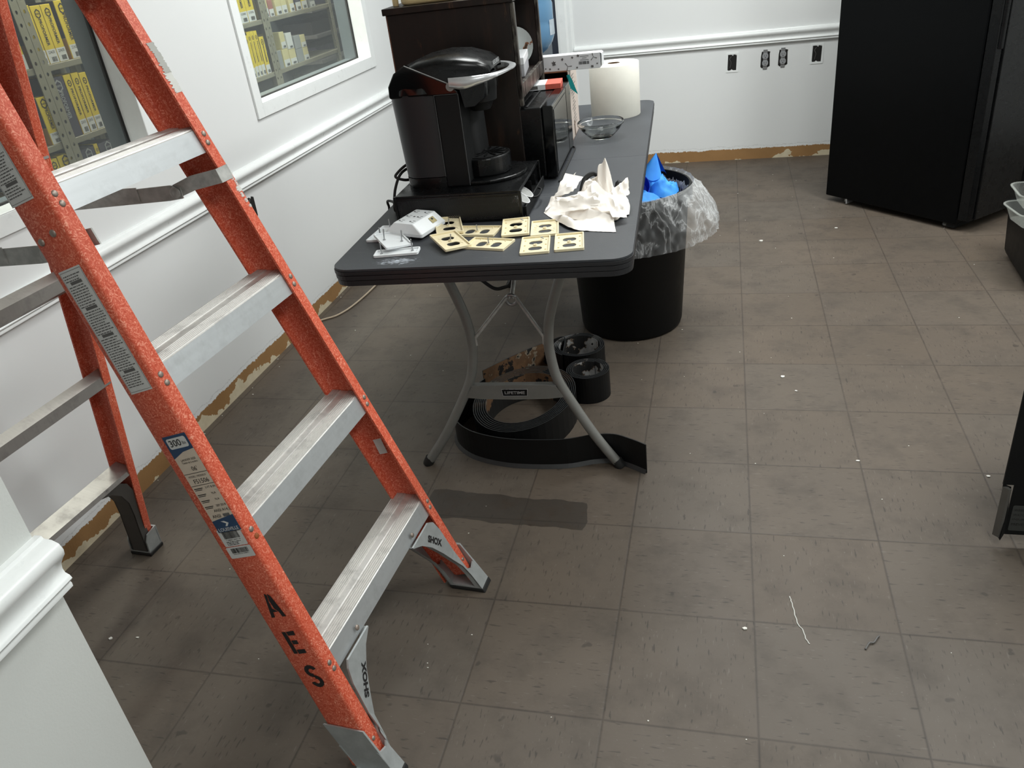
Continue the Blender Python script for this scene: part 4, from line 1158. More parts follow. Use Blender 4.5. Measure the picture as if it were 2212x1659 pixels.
# ---------------------------------------------------------------- loose wall plates on the table
def oval(cx, cy, w, h, n=16, flat=.75):
    P = []
    for k in range(n):
        q = 2 * PI * k / n
        P.append((cx + max(-w / 2 * flat, min(w / 2 * flat, w / 2 * math.cos(q))) / flat * 1.0 * flat if False else cx + w / 2 * math.cos(q), cy + max(-h / 2 * flat, min(h / 2 * flat, h / 2 * math.sin(q)))))
    return P
def plate_parts(t, ribs, screw):
    w, L = .072, .116
    b = MB()
    hl = [oval(0, -.0205, .034, .030, 18, .8), oval(0, .0205, .034, .030, 18, .8)]
    b.holes(rrect(w, L, .003, 3), hl, 0.0, .0022, 0)
    b.holes(rrect(w, L, .003, 3), [rrect(w - .007, L - .007, .002, 3)], .0022, .0062, 0)
    for sy in (-1, 1):
        for lp in (hl[0] if sy < 0 else hl[1],):
            pass
    b.holes(oval(0, 0, .010, .010, 14, 1), [oval(0, 0, .005, .005, 10, 1)], .0022, .0055, 0)
    if ribs:
        for k in range(10):
            q = (k % 5 - 2) * .32 + (0 if k < 5 else PI)
            x0, y0 = .022 * math.cos(q), .030 * math.sin(q) ; x1, y1 = .030 * math.cos(q), .048 * math.sin(q)
            b.tube([(x0, y0, .0026), (x1, y1, .0026)], .0007, 4)
    else:
        for sx in (-1, 1):
            for yy in (-.035, .0, .035): b.box(sx * .026 - .002, sx * .026 + .002, yy - .001, yy + .001, .0022, .0045)
    b.build('plate', M_IVORY, t, bevel=.0006, seg=1)
    if screw:
        c = MB()
        if screw == 1: c.tube([(0, 0, .002), (.002, .001, .020)], .0016, 8)
        else: c.tube([(.018, .047, .006), (.012, .040, .008), (.020, .034, .006)], .0011, 6)
        c.build('screw', M_SCREW, t)
PLATES = [
    ((-.795, .912), 21, .0095, (4, 2), True, 1, 'ivory outlet plate at the back left of its group, tilted over its neighbour'),
    ((-.753, .790), 38, .0095, (4, 3), True, 1, 'ivory outlet plate turned cornerwise at the front left of the group'),
    ((-.708, .884), 85, 0, (0, 0), False, 1, 'ivory outlet plate lying sideways in the back row, partly covered'),
    ((-.651, .784), 78, 0, (0, 0), False, 1, 'ivory outlet plate lying sideways in the front row with its screw up'),
    ((-.603, .886), 11, .007, (3, 0), False, 2, 'ivory outlet plate in the back row with a small clip at its corner'),
    ((-.527, .890), 10, 0, (0, 0), True, 0, 'ivory outlet plate in the back row nearest the crumpled paper'),
    ((-.527, .766), 9, 0, (0, 0), False, 2, 'ivory outlet plate at the front with a bent wire clip on it'),
    ((-.445, .782), 9, 0, (0, 0), False, 0, 'ivory outlet plate at the front right corner of the group'),
]
for (x, y), a, dz, (rx, ry), ribs, scw, lab in PLATES:
    t = thing('outlet_plate', lab, 'wall plate', (x, y, TH + dz), 0, 'ivory outlet plates on the table', rot=(math.radians(rx), math.radians(ry), math.radians(a)))
    plate_parts(t, ribs, scw)

def blank(lab, x, y, a, w, L, screws, dz=0.0, rx=0, ry=0, grp='white blank plates on the table'):
    t = thing('blank_plate', lab, 'wall plate', (x, y, TH + dz), 0, grp, rot=(math.radians(rx), math.radians(ry), math.radians(a)))
    b = MB(); b.prism(rrect(w, L, .005, 4), 0, .0028); b.holes(rrect(w, L, .005, 4), [rrect(w - .008, L - .008, .003, 4)], .0028, .0066)
    b.build('plate', M_WHITEP, t, bevel=.0008, seg=1)
    for sx, sy in screws:
        c = MB(); c.lathe([(.0038, 0), (.0038, .0015), (.0018, .002), (.0018, .030), (0, .031)], 10, 0, TR(sx, sy, .0028)); c.build('screw', M_SCREW, t, smooth=40)
    return t
blank('large white blank plate with two upright screws under the power tap', -.945, .888, -2, .118, .118, [(-.024, .032), (-.024, -.035)])
blank('white blank plate with upright screws, laid across the two others', -.915, .803, 38, .072, .116, [(-.020, .010), (.018, -.020)], .012, 3, 5)
blank('narrow white blank plate nearest the table edge', -.883, .742, 9, .116, .044, [(-.040, 0), (.040, .004)])

PT = thing('power_tap', 'white six outlet plug-in power tap with small slots', 'power tap', (-.884, .900, TH + .010), 0, rot=(math.radians(0), math.radians(2), math.radians(-14)))
b = MB()
L1, L2 = .060, .060
bt = rrect(.116, .122, .006, 4)
b.prism(bt, 0, .010)
tp = rrect(.060, .112, .004, 4)
n = len(bt); v = [(x * .98, y * .98, .010) for x, y in bt] + [(x, y, .034) for x, y in tp]
b.add(v, [tuple(range(n, 2 * n))] + [(i, (i + 1) % n, n + (i + 1) % n, n + i) for i in range(n)])
b.build('housing', M_WHITEP, PT, bevel=.0012)
M = TR(0, 0, .0342)
for yy in (-.037, 0, .037):
    for sx in (-1, 1):
        b = MB()
        b.prism(rrect(.0055, .0055, .0026, 4, sx * .017 - .006, yy), 0, .0003, 'z', 0, M)
        b.box(sx * .017 - .001, sx * .017 + .007, yy - .006, yy - .0045, 0, .0003, 1, M); b.box(sx * .017 - .001, sx * .017 + .007, yy + .0045, yy + .006, 0, .0003, 1, M)
        b.build('socket', [M_INK, M_INKG], PT)
b = MB(); b.prism(rrect(.006, .006, .0029, 4), 0, .0006, 'z', 0, M); b.build('center_screw', M_INKG, PT)
b = MB(); M = frame((.0435, .0, .0224), (0, 1, 0), (-.028, 0, .024)); b.quad(.022, .018, 0, M, .02, 0, .0008); b.quad(.008, .006, 1, M, .02, .003, .0010)
b.build('foil_sticker', [pm('gold_sticker', s(150, 138, 92), .4, .3, var=.3, vscale=300), M_INK], PT)

# ---------------------------------------------------------------- crumpled sheets
def crumple(outline, hgt, seed, nr=26, na=64, sharp=1.0, floor_z=0.0006, peaks=()):
    """a crumpled sheet of paper or cloth: star-shaped outline, ridged height field"""
    R = random.Random(seed)
    cx = sum(p[0] for p in outline) / len(outline); cy = sum(p[1] for p in outline) / len(outline)
    rid = [(R.uniform(0, 2 * PI), R.uniform(0, 1), R.uniform(.5, 1.3)) for _ in range(9)]
    size = max(math.hypot(p[0] - cx, p[1] - cy) for p in outline)
    def edge(q):
        best = 0
        d = (math.cos(q), math.sin(q)); m = len(outline)
        for i in range(m):
            ax, ay = outline[i][0] - cx, outline[i][1] - cy; bx, by = outline[(i + 1) % m][0] - cx, outline[(i + 1) % m][1] - cy
            ex, ey = bx - ax, by - ay; den = d[0] * ey - d[1] * ex
            if abs(den) < 1e-9: continue
            tt = (ax * ey - ay * ex) / den; u = (ax * d[1] - ay * d[0]) / den
            if tt > 0 and -1e-6 <= u <= 1 + 1e-6: best = max(best, tt)
        return best
    E = [edge(2 * PI * j / na) for j in range(na)]
    def ridge(x, y, f, k):
        wx = mnoise.noise((x * f * .6 + k, y * f * .6, seed + k)) * .5 / f; wy = mnoise.noise((x * f * .6, y * f * .6 + k, seed - k)) * .5 / f
        return 1 - 2.2 * abs(mnoise.noise(((x + wx) * f + seed * 3.1, (y + wy) * f + k * 7.7, seed * 1.7)))
    def h(x, y, r):
        u = .06 / size
        v = .64 * ridge(x, y, 17 * u, 1) + .26 * ridge(x, y, 38 * u, 2) + .08 * ridge(x, y, 80 * u, 3)
        f = max(0.0, 1 - r ** 2.6)
        z = hgt * (f * .58 + (v - .35) * (.22 + .62 * f) * sharp)
        for px, py, pz, pr in peaks:
            dd = math.hypot(x - (px - cx), y - (py - cy)) / pr
            dd += .35 * mnoise.noise((x * 90, y * 90, seed))
            if dd < 1: z = max(z, z + pz * (1 - max(0, dd)) ** .8)
        return max(floor_z + .0004, z)
    b = MB()
    v = [(cx, cy, h(0, 0, 0))]
    for i in range(1, nr + 1):
        for j in range(na):
            r = i / nr; q = 2 * PI * j / na; rr = r * E[j]
            x, y = rr * math.cos(q), rr * math.sin(q)
            jx = mnoise.noise((x * 60, y * 60, seed)) * .004 * min(1, (1 - r) * 4 + .3); jy = mnoise.noise((x * 60, y * 60, seed + 9)) * .004 * min(1, (1 - r) * 4 + .3)
            v.append((cx + x + jx, cy + y + jy, h(x, y, r)))
    f = [(0, 1 + j, 1 + (j + 1) % na) for j in range(na)]
    for i in range(nr - 1):
        for j in range(na):
            a = 1 + i * na + j; c = 1 + i * na + (j + 1) % na; f.append((a, c, c + na, a + na))
    b.add(v, f)
    return b
px = [(-.515, 1.02), (-.508, 1.10), (-.470, 1.150), (-.435, 1.150), (-.385, 1.160), (-.335, 1.105), (-.322, 1.030), (-.318, .975), (-.345, .930), (-.42, .925), (-.485, .945)]
PAP = crumple(px, .070, 11, 56, 150, 1.0, peaks=((-.392, 1.085, .080, .022), (-.455, 1.10, .02, .03)))
def flap(b, A, B_, C, D, amp, seed):
    A, B_, C, D = Vector(A), Vector(B_), Vector(C), Vector(D)
    def fn(u, v):
        p = A.lerp(B_, u).lerp(D.lerp(C, u), v)
        k = amp * (1 - 2 * abs(mnoise.noise((u * 2.3 + seed, v * 2.1, seed)))) * math.sin(math.pi * min(1, v * 1.2 + .1))
        q = amp * .5 * mnoise.noise((u * 6, v * 6, seed + 4))
        return (p.x + q, p.y - q, max(.0015, p.z + k))
    b.grid(fn, 14, 12)
flap(PAP, (-.552, 1.02, .004), (-.505, 1.075, .030), (-.478, 1.135, .078), (-.535, 1.10, .030), .010, 1)
flap(PAP, (-.530, 1.06, .030), (-.470, 1.02, .055), (-.455, 1.11, .070), (-.512, 1.150, .072), .008, 2)
flap(PAP, (-.372, 1.05, .045), (-.330, 1.08, .070), (-.318, 1.00, .050), (-.355, .985, .030), .010, 3)
flap(PAP, (-.392, .985, .055), (-.335, .985, .050), (-.318, .918, .014), (-.352, .900, .022), .010, 5)
flap(PAP, (-.510, .985, .050), (-.400, .985, .062), (-.385, .945, .036), (-.498, .940, .026), .012, 7)
flap(PAP, (-.440, 1.09, .060), (-.400, 1.11, .075), (-.385, 1.145, .050), (-.445, 1.14, .030), .012, 9)
t = thing('crumpled_paper', 'crumpled white paper sheet heaped on the table near its right edge', 'paper', (0, 0, TH))
o = PAP.build('sheet', M_PAPER, t, smooth=24)
b = MB()
lo_ = smoothpath([(-.556, 1.022, 0), (-.512, .950, 0), (-.458, .876, 0), (-.400, .858, 0), (-.338, .846, 0)], 6)
hi_ = smoothpath([(-.540, 1.060, 0), (-.490, 1.055, 0), (-.430, .985, 0), (-.390, .945, 0), (-.352, .915, 0)], 6)
def sheet(u, v):
    k = u * (len(lo_) - 1); i = min(int(k), len(lo_) - 2); f = k - i
    p = lo_[i].lerp(lo_[i + 1], f).lerp(hi_[i].lerp(hi_[i + 1], f), v)
    roll = math.exp(-((u - .42) / .16) ** 2)
    z = .0012 + .022 * roll * math.exp(-((v - .16) / .14) ** 2) + .012 * math.exp(-((u - .05) / .2) ** 2) * v + .020 * v * v + .003 * abs(mnoise.noise((p.x * 60, p.y * 60, 2)))
    return (p.x, p.y, z)
b.grid(sheet, 48, 18)
b.build('curled_edge', M_PAPER, t, smooth=60)
b = MB(); b.tube(smoothpath([(-.47, 1.13, .003), (-.462, 1.165, .045), (-.436, 1.175, .060), (-.418, 1.165, .045), (-.412, 1.15, .004)], 6), .007, 8)
b.tube(smoothpath([(-.372, 1.16, .004), (-.366, 1.165, .034), (-.358, 1.16, .006)], 6), .008, 8)
tag(b.build('black_strap', M_RUBBER, None, loc=(0, 0, TH), smooth=60), 'black curled strap behind the crumpled white paper', 'strap')

# ---------------------------------------------------------------- trash can
BC = (-.430, 1.885)
TC = thing('trash_can', 'round black plastic trash can standing beside the table', 'trash can', (BC[0], BC[1], 0))
b = MB()
b.lathe([(0, .004), (.186, .0), (.194, .006), (.198, .02), (.226, .50), (.229, .505), (.236, .508), (.240, .515), (.240, .545), (.236, .552), (.230, .552), (.228, .54), (.222, .50), (.194, .03), (0, .02)], 72)
b.build('can_body', M_BIN, TC, smooth=40)
b = MB()
for q in (-1.15, 2.0): b.box(-.035, .035, -.012, .012, .470, .506, 0, RZ(q) @ TR(0, -.236, 0))
b.build('handle', M_BIN, TC, bevel=.004)
def bagpt(u, v):
    q = 2 * PI * u
    # v: 0 inside, .3 over the rim, 1 hem outside; it billows out on the right hand side
    bl = max(0, math.cos(q - .35)) ** 1.3
    if v < .35:
        k = v / .35; r = .205 + .036 * k; z = .36 + .198 * k
    else:
        k = (v - .35) / .65
        r = .2455 + (.012 + .066 * bl) * math.sin(min(1, k * 1.25) * PI * .55) + .004 * k; z = .560 - (.215 + .02 * math.sin(2 * q + 1) - .05 * bl) * k - .018 * bl * math.sin(k * PI)
    w = mnoise.noise((math.cos(q) * 5, math.sin(q) * 5, v * 3)); w2 = abs(mnoise.noise((math.cos(q) * 11, math.sin(q) * 11, v * 5 + 7)))
    amp = .0 if .30 < v < .42 else 1
    w3 = 1 - 2 * abs(mnoise.noise((math.cos(q) * 7 + v * 2, math.sin(q) * 7, v * 4 + 3))); w4 = 1 - 2 * abs(mnoise.noise((math.cos(q) * 16, math.sin(q) * 16 + v * 3, v * 7)))
    r += (.008 * w - .008 * w2 + .009 * w3 + .005 * w4 + .002) * amp * (1 if v > .42 else -1)
    if v > .42: r = max(r, .2445)
    else: r = min(r, .222 if v < .28 else r)
    if .28 < v < .42: z += .006 * w2
    return (r * math.cos(q), r * math.sin(q), z)
b = MB(); b.grid(bagpt, 220, 40)
t = thing('trash_bag', 'clear plastic trash bag folded over the rim of the black can', 'bag', (BC[0], BC[1], 0))
b.build('bag_film', M_BAG, t, smooth=70, fix=False)
# crumpled blue shop sheets in the can
def blob(name, lab, cx, cy, z, r, h, seed, mat=None, rot=(0, 0, 0)):
    R = random.Random(seed)
    pts = [(r * R.uniform(.7, 1.1) * math.cos(2 * PI * k / 9), r * R.uniform(.7, 1.1) * math.sin(2 * PI * k / 9)) for k in range(9)]
    b = crumple(pts, h, seed, 18, 48, 0.75, floor_z=-.05)
    o = b.build(name, mat or M_BLUE, None, smooth=45, loc=(cx, cy, z), rot=rot)
    return tag(o, lab, 'shop towel', 'blue towels in the trash can')
b = MB(); b.grid(lambda u, v: (.036 * (1 - v) * math.cos(u * 4.9) * 1.6, .036 * (1 - v) * math.sin(u * 4.9) * 1.3, .085 * v + .006 * math.sin(u * 20) * (1 - v)), 24, 8)
b.grid(lambda u, v: (.05 * math.cos(u * 5.5) * (.9 + .2 * v), .045 * math.sin(u * 5.5) * (.9 + .2 * v), -.03 * v - .002), 24, 4)
tag(b.build('shop_towel', M_BLUE, None, smooth=40, loc=(BC[0] + .095, BC[1] + .07, .565), rot=(.1, .12, .6)), 'blue towel folded to a peak on top of the trash can', 'shop towel', 'blue towels in the trash can')
b = MB(); b.lathe([(.040, 0), (.044, .03), (.046, .058), (.0445, .058), (.042, .03), (.03, .006), (0, .004)], 28)
tag(b.build('shop_towel', M_BLUED, None, smooth=50, loc=(BC[0] + .05, BC[1] - .05, .545), rot=(1.0, -.3, .2)), 'deep blue towel curled to an open tube at the table edge of the can', 'shop towel', 'blue towels in the trash can')
blob('shop_towel', 'bright blue crumpled towel at the right rim of the can', BC[0] + .135, BC[1] - .01, .520, .075, .075, 21)
blob('shop_towel', 'flat blue crumpled towel at the front of the can', BC[0] + .05, BC[1] - .125, .525, .085, .06, 22)
blob('shop_towel', 'blue crumpled towel below the peaked one, toward the table', BC[0] - .02, BC[1] + .04, .525, .10, .07, 23)
b = MB(); b.lathe([(0, .0), (.165, .0), (.175, .08), (.15, .15), (0, .17)], 32, 0, TR(BC[0], BC[1], .355))
tag(b.build('trash_pile', M_BLUED, None, smooth=60), 'blue towels filling the trash can below the top ones', 'trash', None, 'stuff')

# ---------------------------------------------------------------- rolls of old vinyl baseboard under the table
def spiral(cx, cy, r0, r1, turns, a0, n=44, sy=1.0, rot=0.0):
    P = []
    N = int(turns * n)
    for i in range(N + 1):
        q = a0 + 2 * PI * turns * i / N; r = r0 + (r1 - r0) * i / N
        r *= 1 + .012 * math.sin(3 * q + r0 * 50)
        x, y = r * math.cos(q), r * math.sin(q) * sy
        P.append((cx + x * math.cos(rot) - y * math.sin(rot), cy + x * math.sin(rot) + y * math.cos(rot)))
    return P
HV = .100
def roll(label, path, inner, h=HV, th=.0032):
    t = thing('baseboard_roll', label, 'vinyl roll', (0, 0, 0), group='rolls of pulled off vinyl baseboard under the table')
    b = MB(); b.strip(path, th, 0.0005, h, 0, None)
    # back face (toward the coil centre) carries old glue
    b.mi = b.mi[:]
    k = len(path)
    for i in range(k - 1):
        b.mi[i] = 1
    for i in range(k - 1):
        b.mi[2 * (k - 1) + i] = 2
    b.build('strip', [M_VINYL, inner, M_VEDGE], t)
    return t
# big loose coil, its outer end swings round the front and away to the right
big = spiral(-.700, 1.105, .120, .163, 7.0, 2.0, sy=1.30, rot=-.15)
tail = smoothpath([(x, y, 0) for x, y in [(-.862, 1.22), (-.905, 1.12), (-.916, 1.03), (-.888, .955), (-.820, .895), (-.720, .863), (-.62, .858), (-.52, .868), (-.445, .895), (-.385, .902), (-.335, .882), (-.285, .852)]], 6)
bigtail = [(p.x, p.y) for p in tail]
t = roll('big loose coil of black vinyl baseboard behind the table leg', big, M_GLUE)
b = MB(); b.strip(bigtail, .0032, 0.0005, HV, 0); k = len(bigtail)
for i in range(k - 1): b.mi[2 * (k - 1) + i] = 2
# toe of the cove curls out along the floor
tp = []
for i in range(k):
    d = (Vector(bigtail[min(i + 1, k - 1)]) - Vector(bigtail[max(i - 1, 0)])).normalized(); tp.append((bigtail[i][0] + d.y * .010, bigtail[i][1] - d.x * .010))
b.add([(bigtail[i][0], bigtail[i][1], .014) for i in range(k)] + [(tp[i][0], tp[i][1], .0006) for i in range(k)], [(i, i + 1, k + i + 1, k + i) for i in range(k - 1)], 2)
b.build('loose_end', [M_VINYL, M_GLUE, M_VEDGE], t)
c2 = spiral(-.575, 1.475, .072, .094, 3.6, .4)
tl = [(p.x, p.y) for p in smoothpath([(c2[-1][0], c2[-1][1], 0), (-.640, 1.535, 0), (-.70, 1.495, 0), (-.79, 1.40, 0), (-.885, 1.275, 0)], 8)][1:]
roll('small coil of black vinyl baseboard at the back with plaster inside, nearest the trash can', c2, M_PLAST)
tt = thing('baseboard_strip', 'straight piece of glue backed vinyl baseboard leading to the rear small coil', 'vinyl strip', (0, 0, 0))
b = MB(); b.strip(tl, .0032, .0005, HV, 0); k = len(tl)
for i in range(k - 1): b.mi[i] = 1; b.mi[(k - 1) + i] = 1
for i in range(k - 1): b.mi[2 * (k - 1) + i] = 2
b.build('strip', [M_VINYL, M_GLUE, M_VEDGE], tt)
roll('small coil of black vinyl baseboard between the big coil and the rear one', spiral(-.520, 1.300, .050, .074, 4.0, 1.2), M_PLAST)

# ---------------------------------------------------------------- cords
def cord(name, lab, pts, r, m, cat='cord'):
    b = MB(); b.tube(smoothpath(pts, 8), r, 8); return tag(b.build(name, m, None, smooth=60), lab, cat)
cord('floor_cord', 'beige cord looping out from the left wall onto the floor', [(-1.848, 1.80, .03), (-1.842, 1.86, .008), (-1.80, 1.90, .006), (-1.755, 1.945, .006), (-1.722, 2.06, .006), (-1.705, 2.30, .006), (-1.72, 2.7, .006), (-1.78, 3.1, .006), (-1.8, 3.6, .006)], .0045, M_CORDW)
cord('hanging_cord', 'black cord sagging beneath the table between its legs', [(-.98, 1.35, .655), (-.90, 1.29, .56), (-.848, 1.25, .470), (-.827, 1.25, .444), (-.795, 1.25, .420), (-.768, 1.25, .421), (-.738, 1.25, .440), (-.715, 1.24, .52), (-.705, 1.24, .655)], .006, M_RUBBER)

# ---------------------------------------------------------------- refrigerator, standing askew at right
ang = math.atan2(.730, -.683)                      # direction of its side, from front to back
FR = thing('refrigerator', 'tall black refrigerator standing askew against the back wall', 'refrigerator', (.945, 2.803, 0), math.atan2(.683, .730))
# local: x along the front, y to the back
b = MB(); b.box(0, .80, 0, .735, .030, 1.72); b.build('cabinet', M_FRIDGE, FR, bevel=.006, seg=3)
dz0, dz1 = .055, 1.70
def fdoor(x0, x1, first):
    b = MB()
    if first:
        b.prism([(x0, -.004), (x0 + .004, -.046), (x0 + .030, -.056), (x0 + .034, -.040), (x0 + .040, -.040), (x0 + .044, -.060), (x1 - .01, -.062), (x1, -.052), (x1, -.004)], dz0, dz1)
    else: b.prism([(x0, -.004), (x0, -.052), (x0 + .01, -.062), (x1 - .01, -.062), (x1, -.052), (x1, -.004)], dz0, dz1)
    return b.build('door', M_FDOOR, FR, bevel=.003)
d1 = fdoor(0.002, .355, True); d2 = fdoor(.360, .798, False)
b = MB(); b.prism([(.012, -.0505), (.016, -.062), (.026, -.066), (.028, -.0555)], .78, 1.65); b.build('door_handle', M_FDOOR, d1, bevel=.002)
b = MB(); b.box(.01, .79, .01, .05, .012, .05); b.build('kick_grille', M_BLKM, FR)
for x in (.06, .74):
    for y in (.08, .64):
        b = MB(); b.lathe([(0, 0), (.018, 0), (.018, .008), (.007, .010), (.007, .032), (0, .032)], 14, 0, TR(x, y, 0)); b.build('leveling_foot', M_STEEL, FR, smooth=40)
b = MB(); b.box(.002, .05, .600, .606, .008, .034); b.box(.012, .04, .60, .62, .018, .032); b.build('hinge_bracket', M_SILVER, FR)

# ---------------------------------------------------------------- things cut by the right edge of the picture
TT = thing('black_tote', 'black plastic tote at the right edge in front of the refrigerator', 'tote', (1.335, 2.28, 0), -.06)
b = MB()
n4 = rrect(.60, .40, .03, 5); n5 = rrect(.69, .46, .035, 5)
secs = [[(x * k, y * k, z) for x, y in rrect(.60, .42, .03, 5)] for k, z in ((.94, .025), (.96, .04), (1.0, .222))]
loft(secs).build('tub', M_BIN, TT, smooth=40)
b = MB(); b.prism(rrect(.63, .45, .035, 5), .222, .238); b.build('lid', M_BIN, TT, bevel=.004)
for sx in (-.25, .25):
    for sy in (-.14, .14):
        b = MB(); b.lathe([(0, -.010), (.022, -.010), (.025, -.006), (.025, .006), (.022, .010), (0, .010)], 18, 0, TR(sx, sy, .025) @ RX(PI / 2)); b.build('wheel', M_RUBBER, TT, smooth=40)
b = MB(); b.tube(smoothpath([(-.19, -.222, .215), (-.28, -.222, .215), (-.303, -.222, .205), (-.297, -.224, .17), (-.262, -.224, .085), (-.245, -.224, .070), (-.20, -.224, .066), (-.1, -.222, .066)], 6), .005, 8); b.build('wire_handle', M_BOXW, TT, smooth=60)
for k, (x, y, a, lab) in enumerate(((1.118, 2.235, .12, 'clear plastic food tub lowest on the black tote'), (1.135, 2.262, -.05, 'clear plastic food tub nested on top of the other one'))):
    t = thing('plastic_tub', lab, 'tub', (x, y, .2385 + k * .058), a, 'clear food tubs on the black tote')
    b = MB(); S_ = [rrect(.24 + .04 * q, .16 + .03 * q, .035, 5) for q in (0, .5, 1)]
    v = [(p[0], p[1], z) for lp, z in zip(S_, (0, .028, .055)) for p in lp]; n = len(S_[0])
    b.add(v, [tuple(range(n))] + [(i * n + j, i * n + (j + 1) % n, (i + 1) * n + (j + 1) % n, (i + 1) * n + j) for i in (0, 1) for j in range(n)])
    b.holes(rrect(.296, .206, .045, 5), [rrect(.28, .19, .036, 5)], .054, .057); b.build('tub_body', M_TUB, t, smooth=40)

CB = thing('metal_cabinet', 'black metal cabinet with a warning label cut off at the right edge', 'cabinet', (.552, .630, 0), 0)
b = MB(); b.box(.215, .60, .001, .34, .075, .80); b.build('cabinet_body', pm('black_sheet_metal', s(15, 16, 16), .35, .2, var=.1), CB, bevel=.002)
b = MB(); b.box(.004, .596, -.004, 0.001, .175, .80); b.add([(.003, -.004, .178), (.022, -.004, .170), (.030, -.006, .035), (.018, -.020, .022), (.014, -.006, .028)], [(0, 1, 2, 3, 4)])
b.box(.028, .60, -.002, .001, .028, .175)
b.build('front_panel', M_BLKM, CB)
b = MB(); b.prism([(.004, -.005), (.014, -.016), (.020, -.014), (.014, -.003)], .028, .170); b.build('bent_flange', pm('flange_grey', s(98, 96, 92), .5, .3, var=.1), CB)
b = MB(); M = frame((.086, -.0026, .078), (1, 0, 0), (0, 0, 1)); b.add([(x, y, 0) for x, y in rrect(.10, .075, .004)], [tuple(range(24))], 0, M)
for k, w_ in enumerate(('WARNING', 'WATCH HANDS', 'INJURY', 'PREVENT')): b.text(w_, .007, 1, M @ TR(-.046 + len(w_) * .0027, .024 - k * .014, .0003), len(w_) * .0054)
b.build('warning_label', [pm('label_dark_grey', s(58, 60, 58), .5, var=.05), M_INK], CB)
for x, y in ((.25, .06), (.54, .06), (.25, .30), (.54, .30)):
    b = MB(); b.lathe([(0, 0), (.016, 0), (.018, .004), (.018, .02), (.008, .03), (.008, .076), (0, .076)], 16, 0, TR(x, y, 0)); b.build('leg', M_RUBBER, CB, smooth=40)

# ---------------------------------------------------------------- water cooler in the corner
WC = thing('water_cooler', 'black water cooler in the far corner behind the table', 'water cooler', (-1.175, 3.80, 0))
b = MB(); b.prism(rrect(.30, .32, .03, 5), .0, .735); b.prism(rrect(.31, .33, .03, 5), .735, .747); b.build('cooler_body', M_BLKM, WC, bevel=.004)
b = MB(); b.box(-.11, .11, -.170, -.160, .40, .62); b.build('tap_recess', M_BLK, WC)
for sx in (-.05, .05):
    b = MB(); b.tube([(sx, -.17, .56), (sx, -.20, .56), (sx, -.205, .53)], .010, 10); b.build('tap', M_BOXW, WC, smooth=50)
WB = thing('water_bottle', 'big blue water bottle upside down on the water cooler', 'water bottle', (-1.155, 3.80, .7475))
b = MB()
b.lathe([(.028, 0), (.030, .02), (.045, .035), (.090, .065), (.118, .10), (.1315, .135), (.1325, .19), (.128, .205), (.1325, .22), (.133, .30), (.128, .315), (.133, .33), (.133, .42), (.10, .46), (0, .465)], 48)
b.build('bottle_body', M_BOTTLE, WB, smooth=50)
b = MB(); b.lathe([(0, .03), (.04, .036), (.085, .068), (.112, .102), (.1255, .136), (.1265, .30), (0, .3005)], 40); b.build('water', thin('bottle_water', (.55, .74, .88, 1), .30, .05, s(60, 110, 160), .2), WB, smooth=50)
b = MB(); b.lathe([(.1345, .14), (.1345, .22)], 16, 0, None, -.45, 0.35); b.build('paper_label', pm('bottle_label', s(190, 204, 214), .5, var=.1), WB, smooth=60)

# ---------------------------------------------------------------- parts store behind the windows
XR_ = -2.25
def rack(lab, y0, y1, shelves, ztop=1.75, depth=.46):
    t = thing('shelving_rack', lab, 'shelving', (0, 0, 0))
    def post(y, side):
        b = MB()
        M = frame((XR_ + .002, y, 0), (0, 1, 0), (0, 0, 1))
        hl = []
        z = .76
        while z < 1.42:
            hl.append(oval(.014, z, .011, .013, 10, 1)); z += .0381
            hl.append([(.0115, z - .0185 - .004), (.0165, z - .0185 - .004), (.0165, z - .0185 + .004), (.0115, z - .0185 + .004)]) if False else None
        hl = [q for q in hl if q]
        W_ = [(-.001, .0), (.031, .0), (.031, ztop), (-.001, ztop)]
        b.holes(W_, hl, 0, .002, 0, M)
        M2 = frame((XR_ + .002, y - .001 if side > 0 else y + .031, 0), (-1, 0, 0), (0, 0, 1))
        b.holes([(0, 0), (.032, 0), (.032, ztop), (0, ztop)], [[(p[0], p[1]) for p in q] for q in hl], 0, .002, 0, M2)
        b.build('post', M_RACK, t)
    post(y0, 1); post(y1 - .03, -1)
    for y in (y0, y1 - .03):
        b = MB(); b.box(XR_ - depth, XR_ - depth + .03, y, y + .03, 0, ztop); b.build('post', M_RACK, t)
    for z in shelves:
        b = MB(); b.box(XR_ - depth, XR_ - .002, y0 + .002, y1 - .002, z - .020, z); b.build('shelf_board', M_RACK, t, bevel=.002)
    b = MB(); b.box(XR_ - depth - .004, XR_ - depth - .001, y0, y1, 0, ztop); b.build('back_panel', M_GREYW, t)
    return t
rack('tan slotted steel shelving seen through the near window, left bay', .40, 1.300, (.55, .78, .968, 1.205, 1.45))
rack('tan slotted steel shelving seen through the near window, right bay', 1.304, 1.90, (.55, .78, .968, 1.205, 1.45))
rack('grey steel shelving seen through the far window, left bay', 1.96, 2.815, (.55, .72, .945, 1.185, 1.42))
rack('grey steel shelving seen through the far window, right bay', 2.819, 3.585, (.55, .72, .945, 1.185, 1.42))
_yc = {}
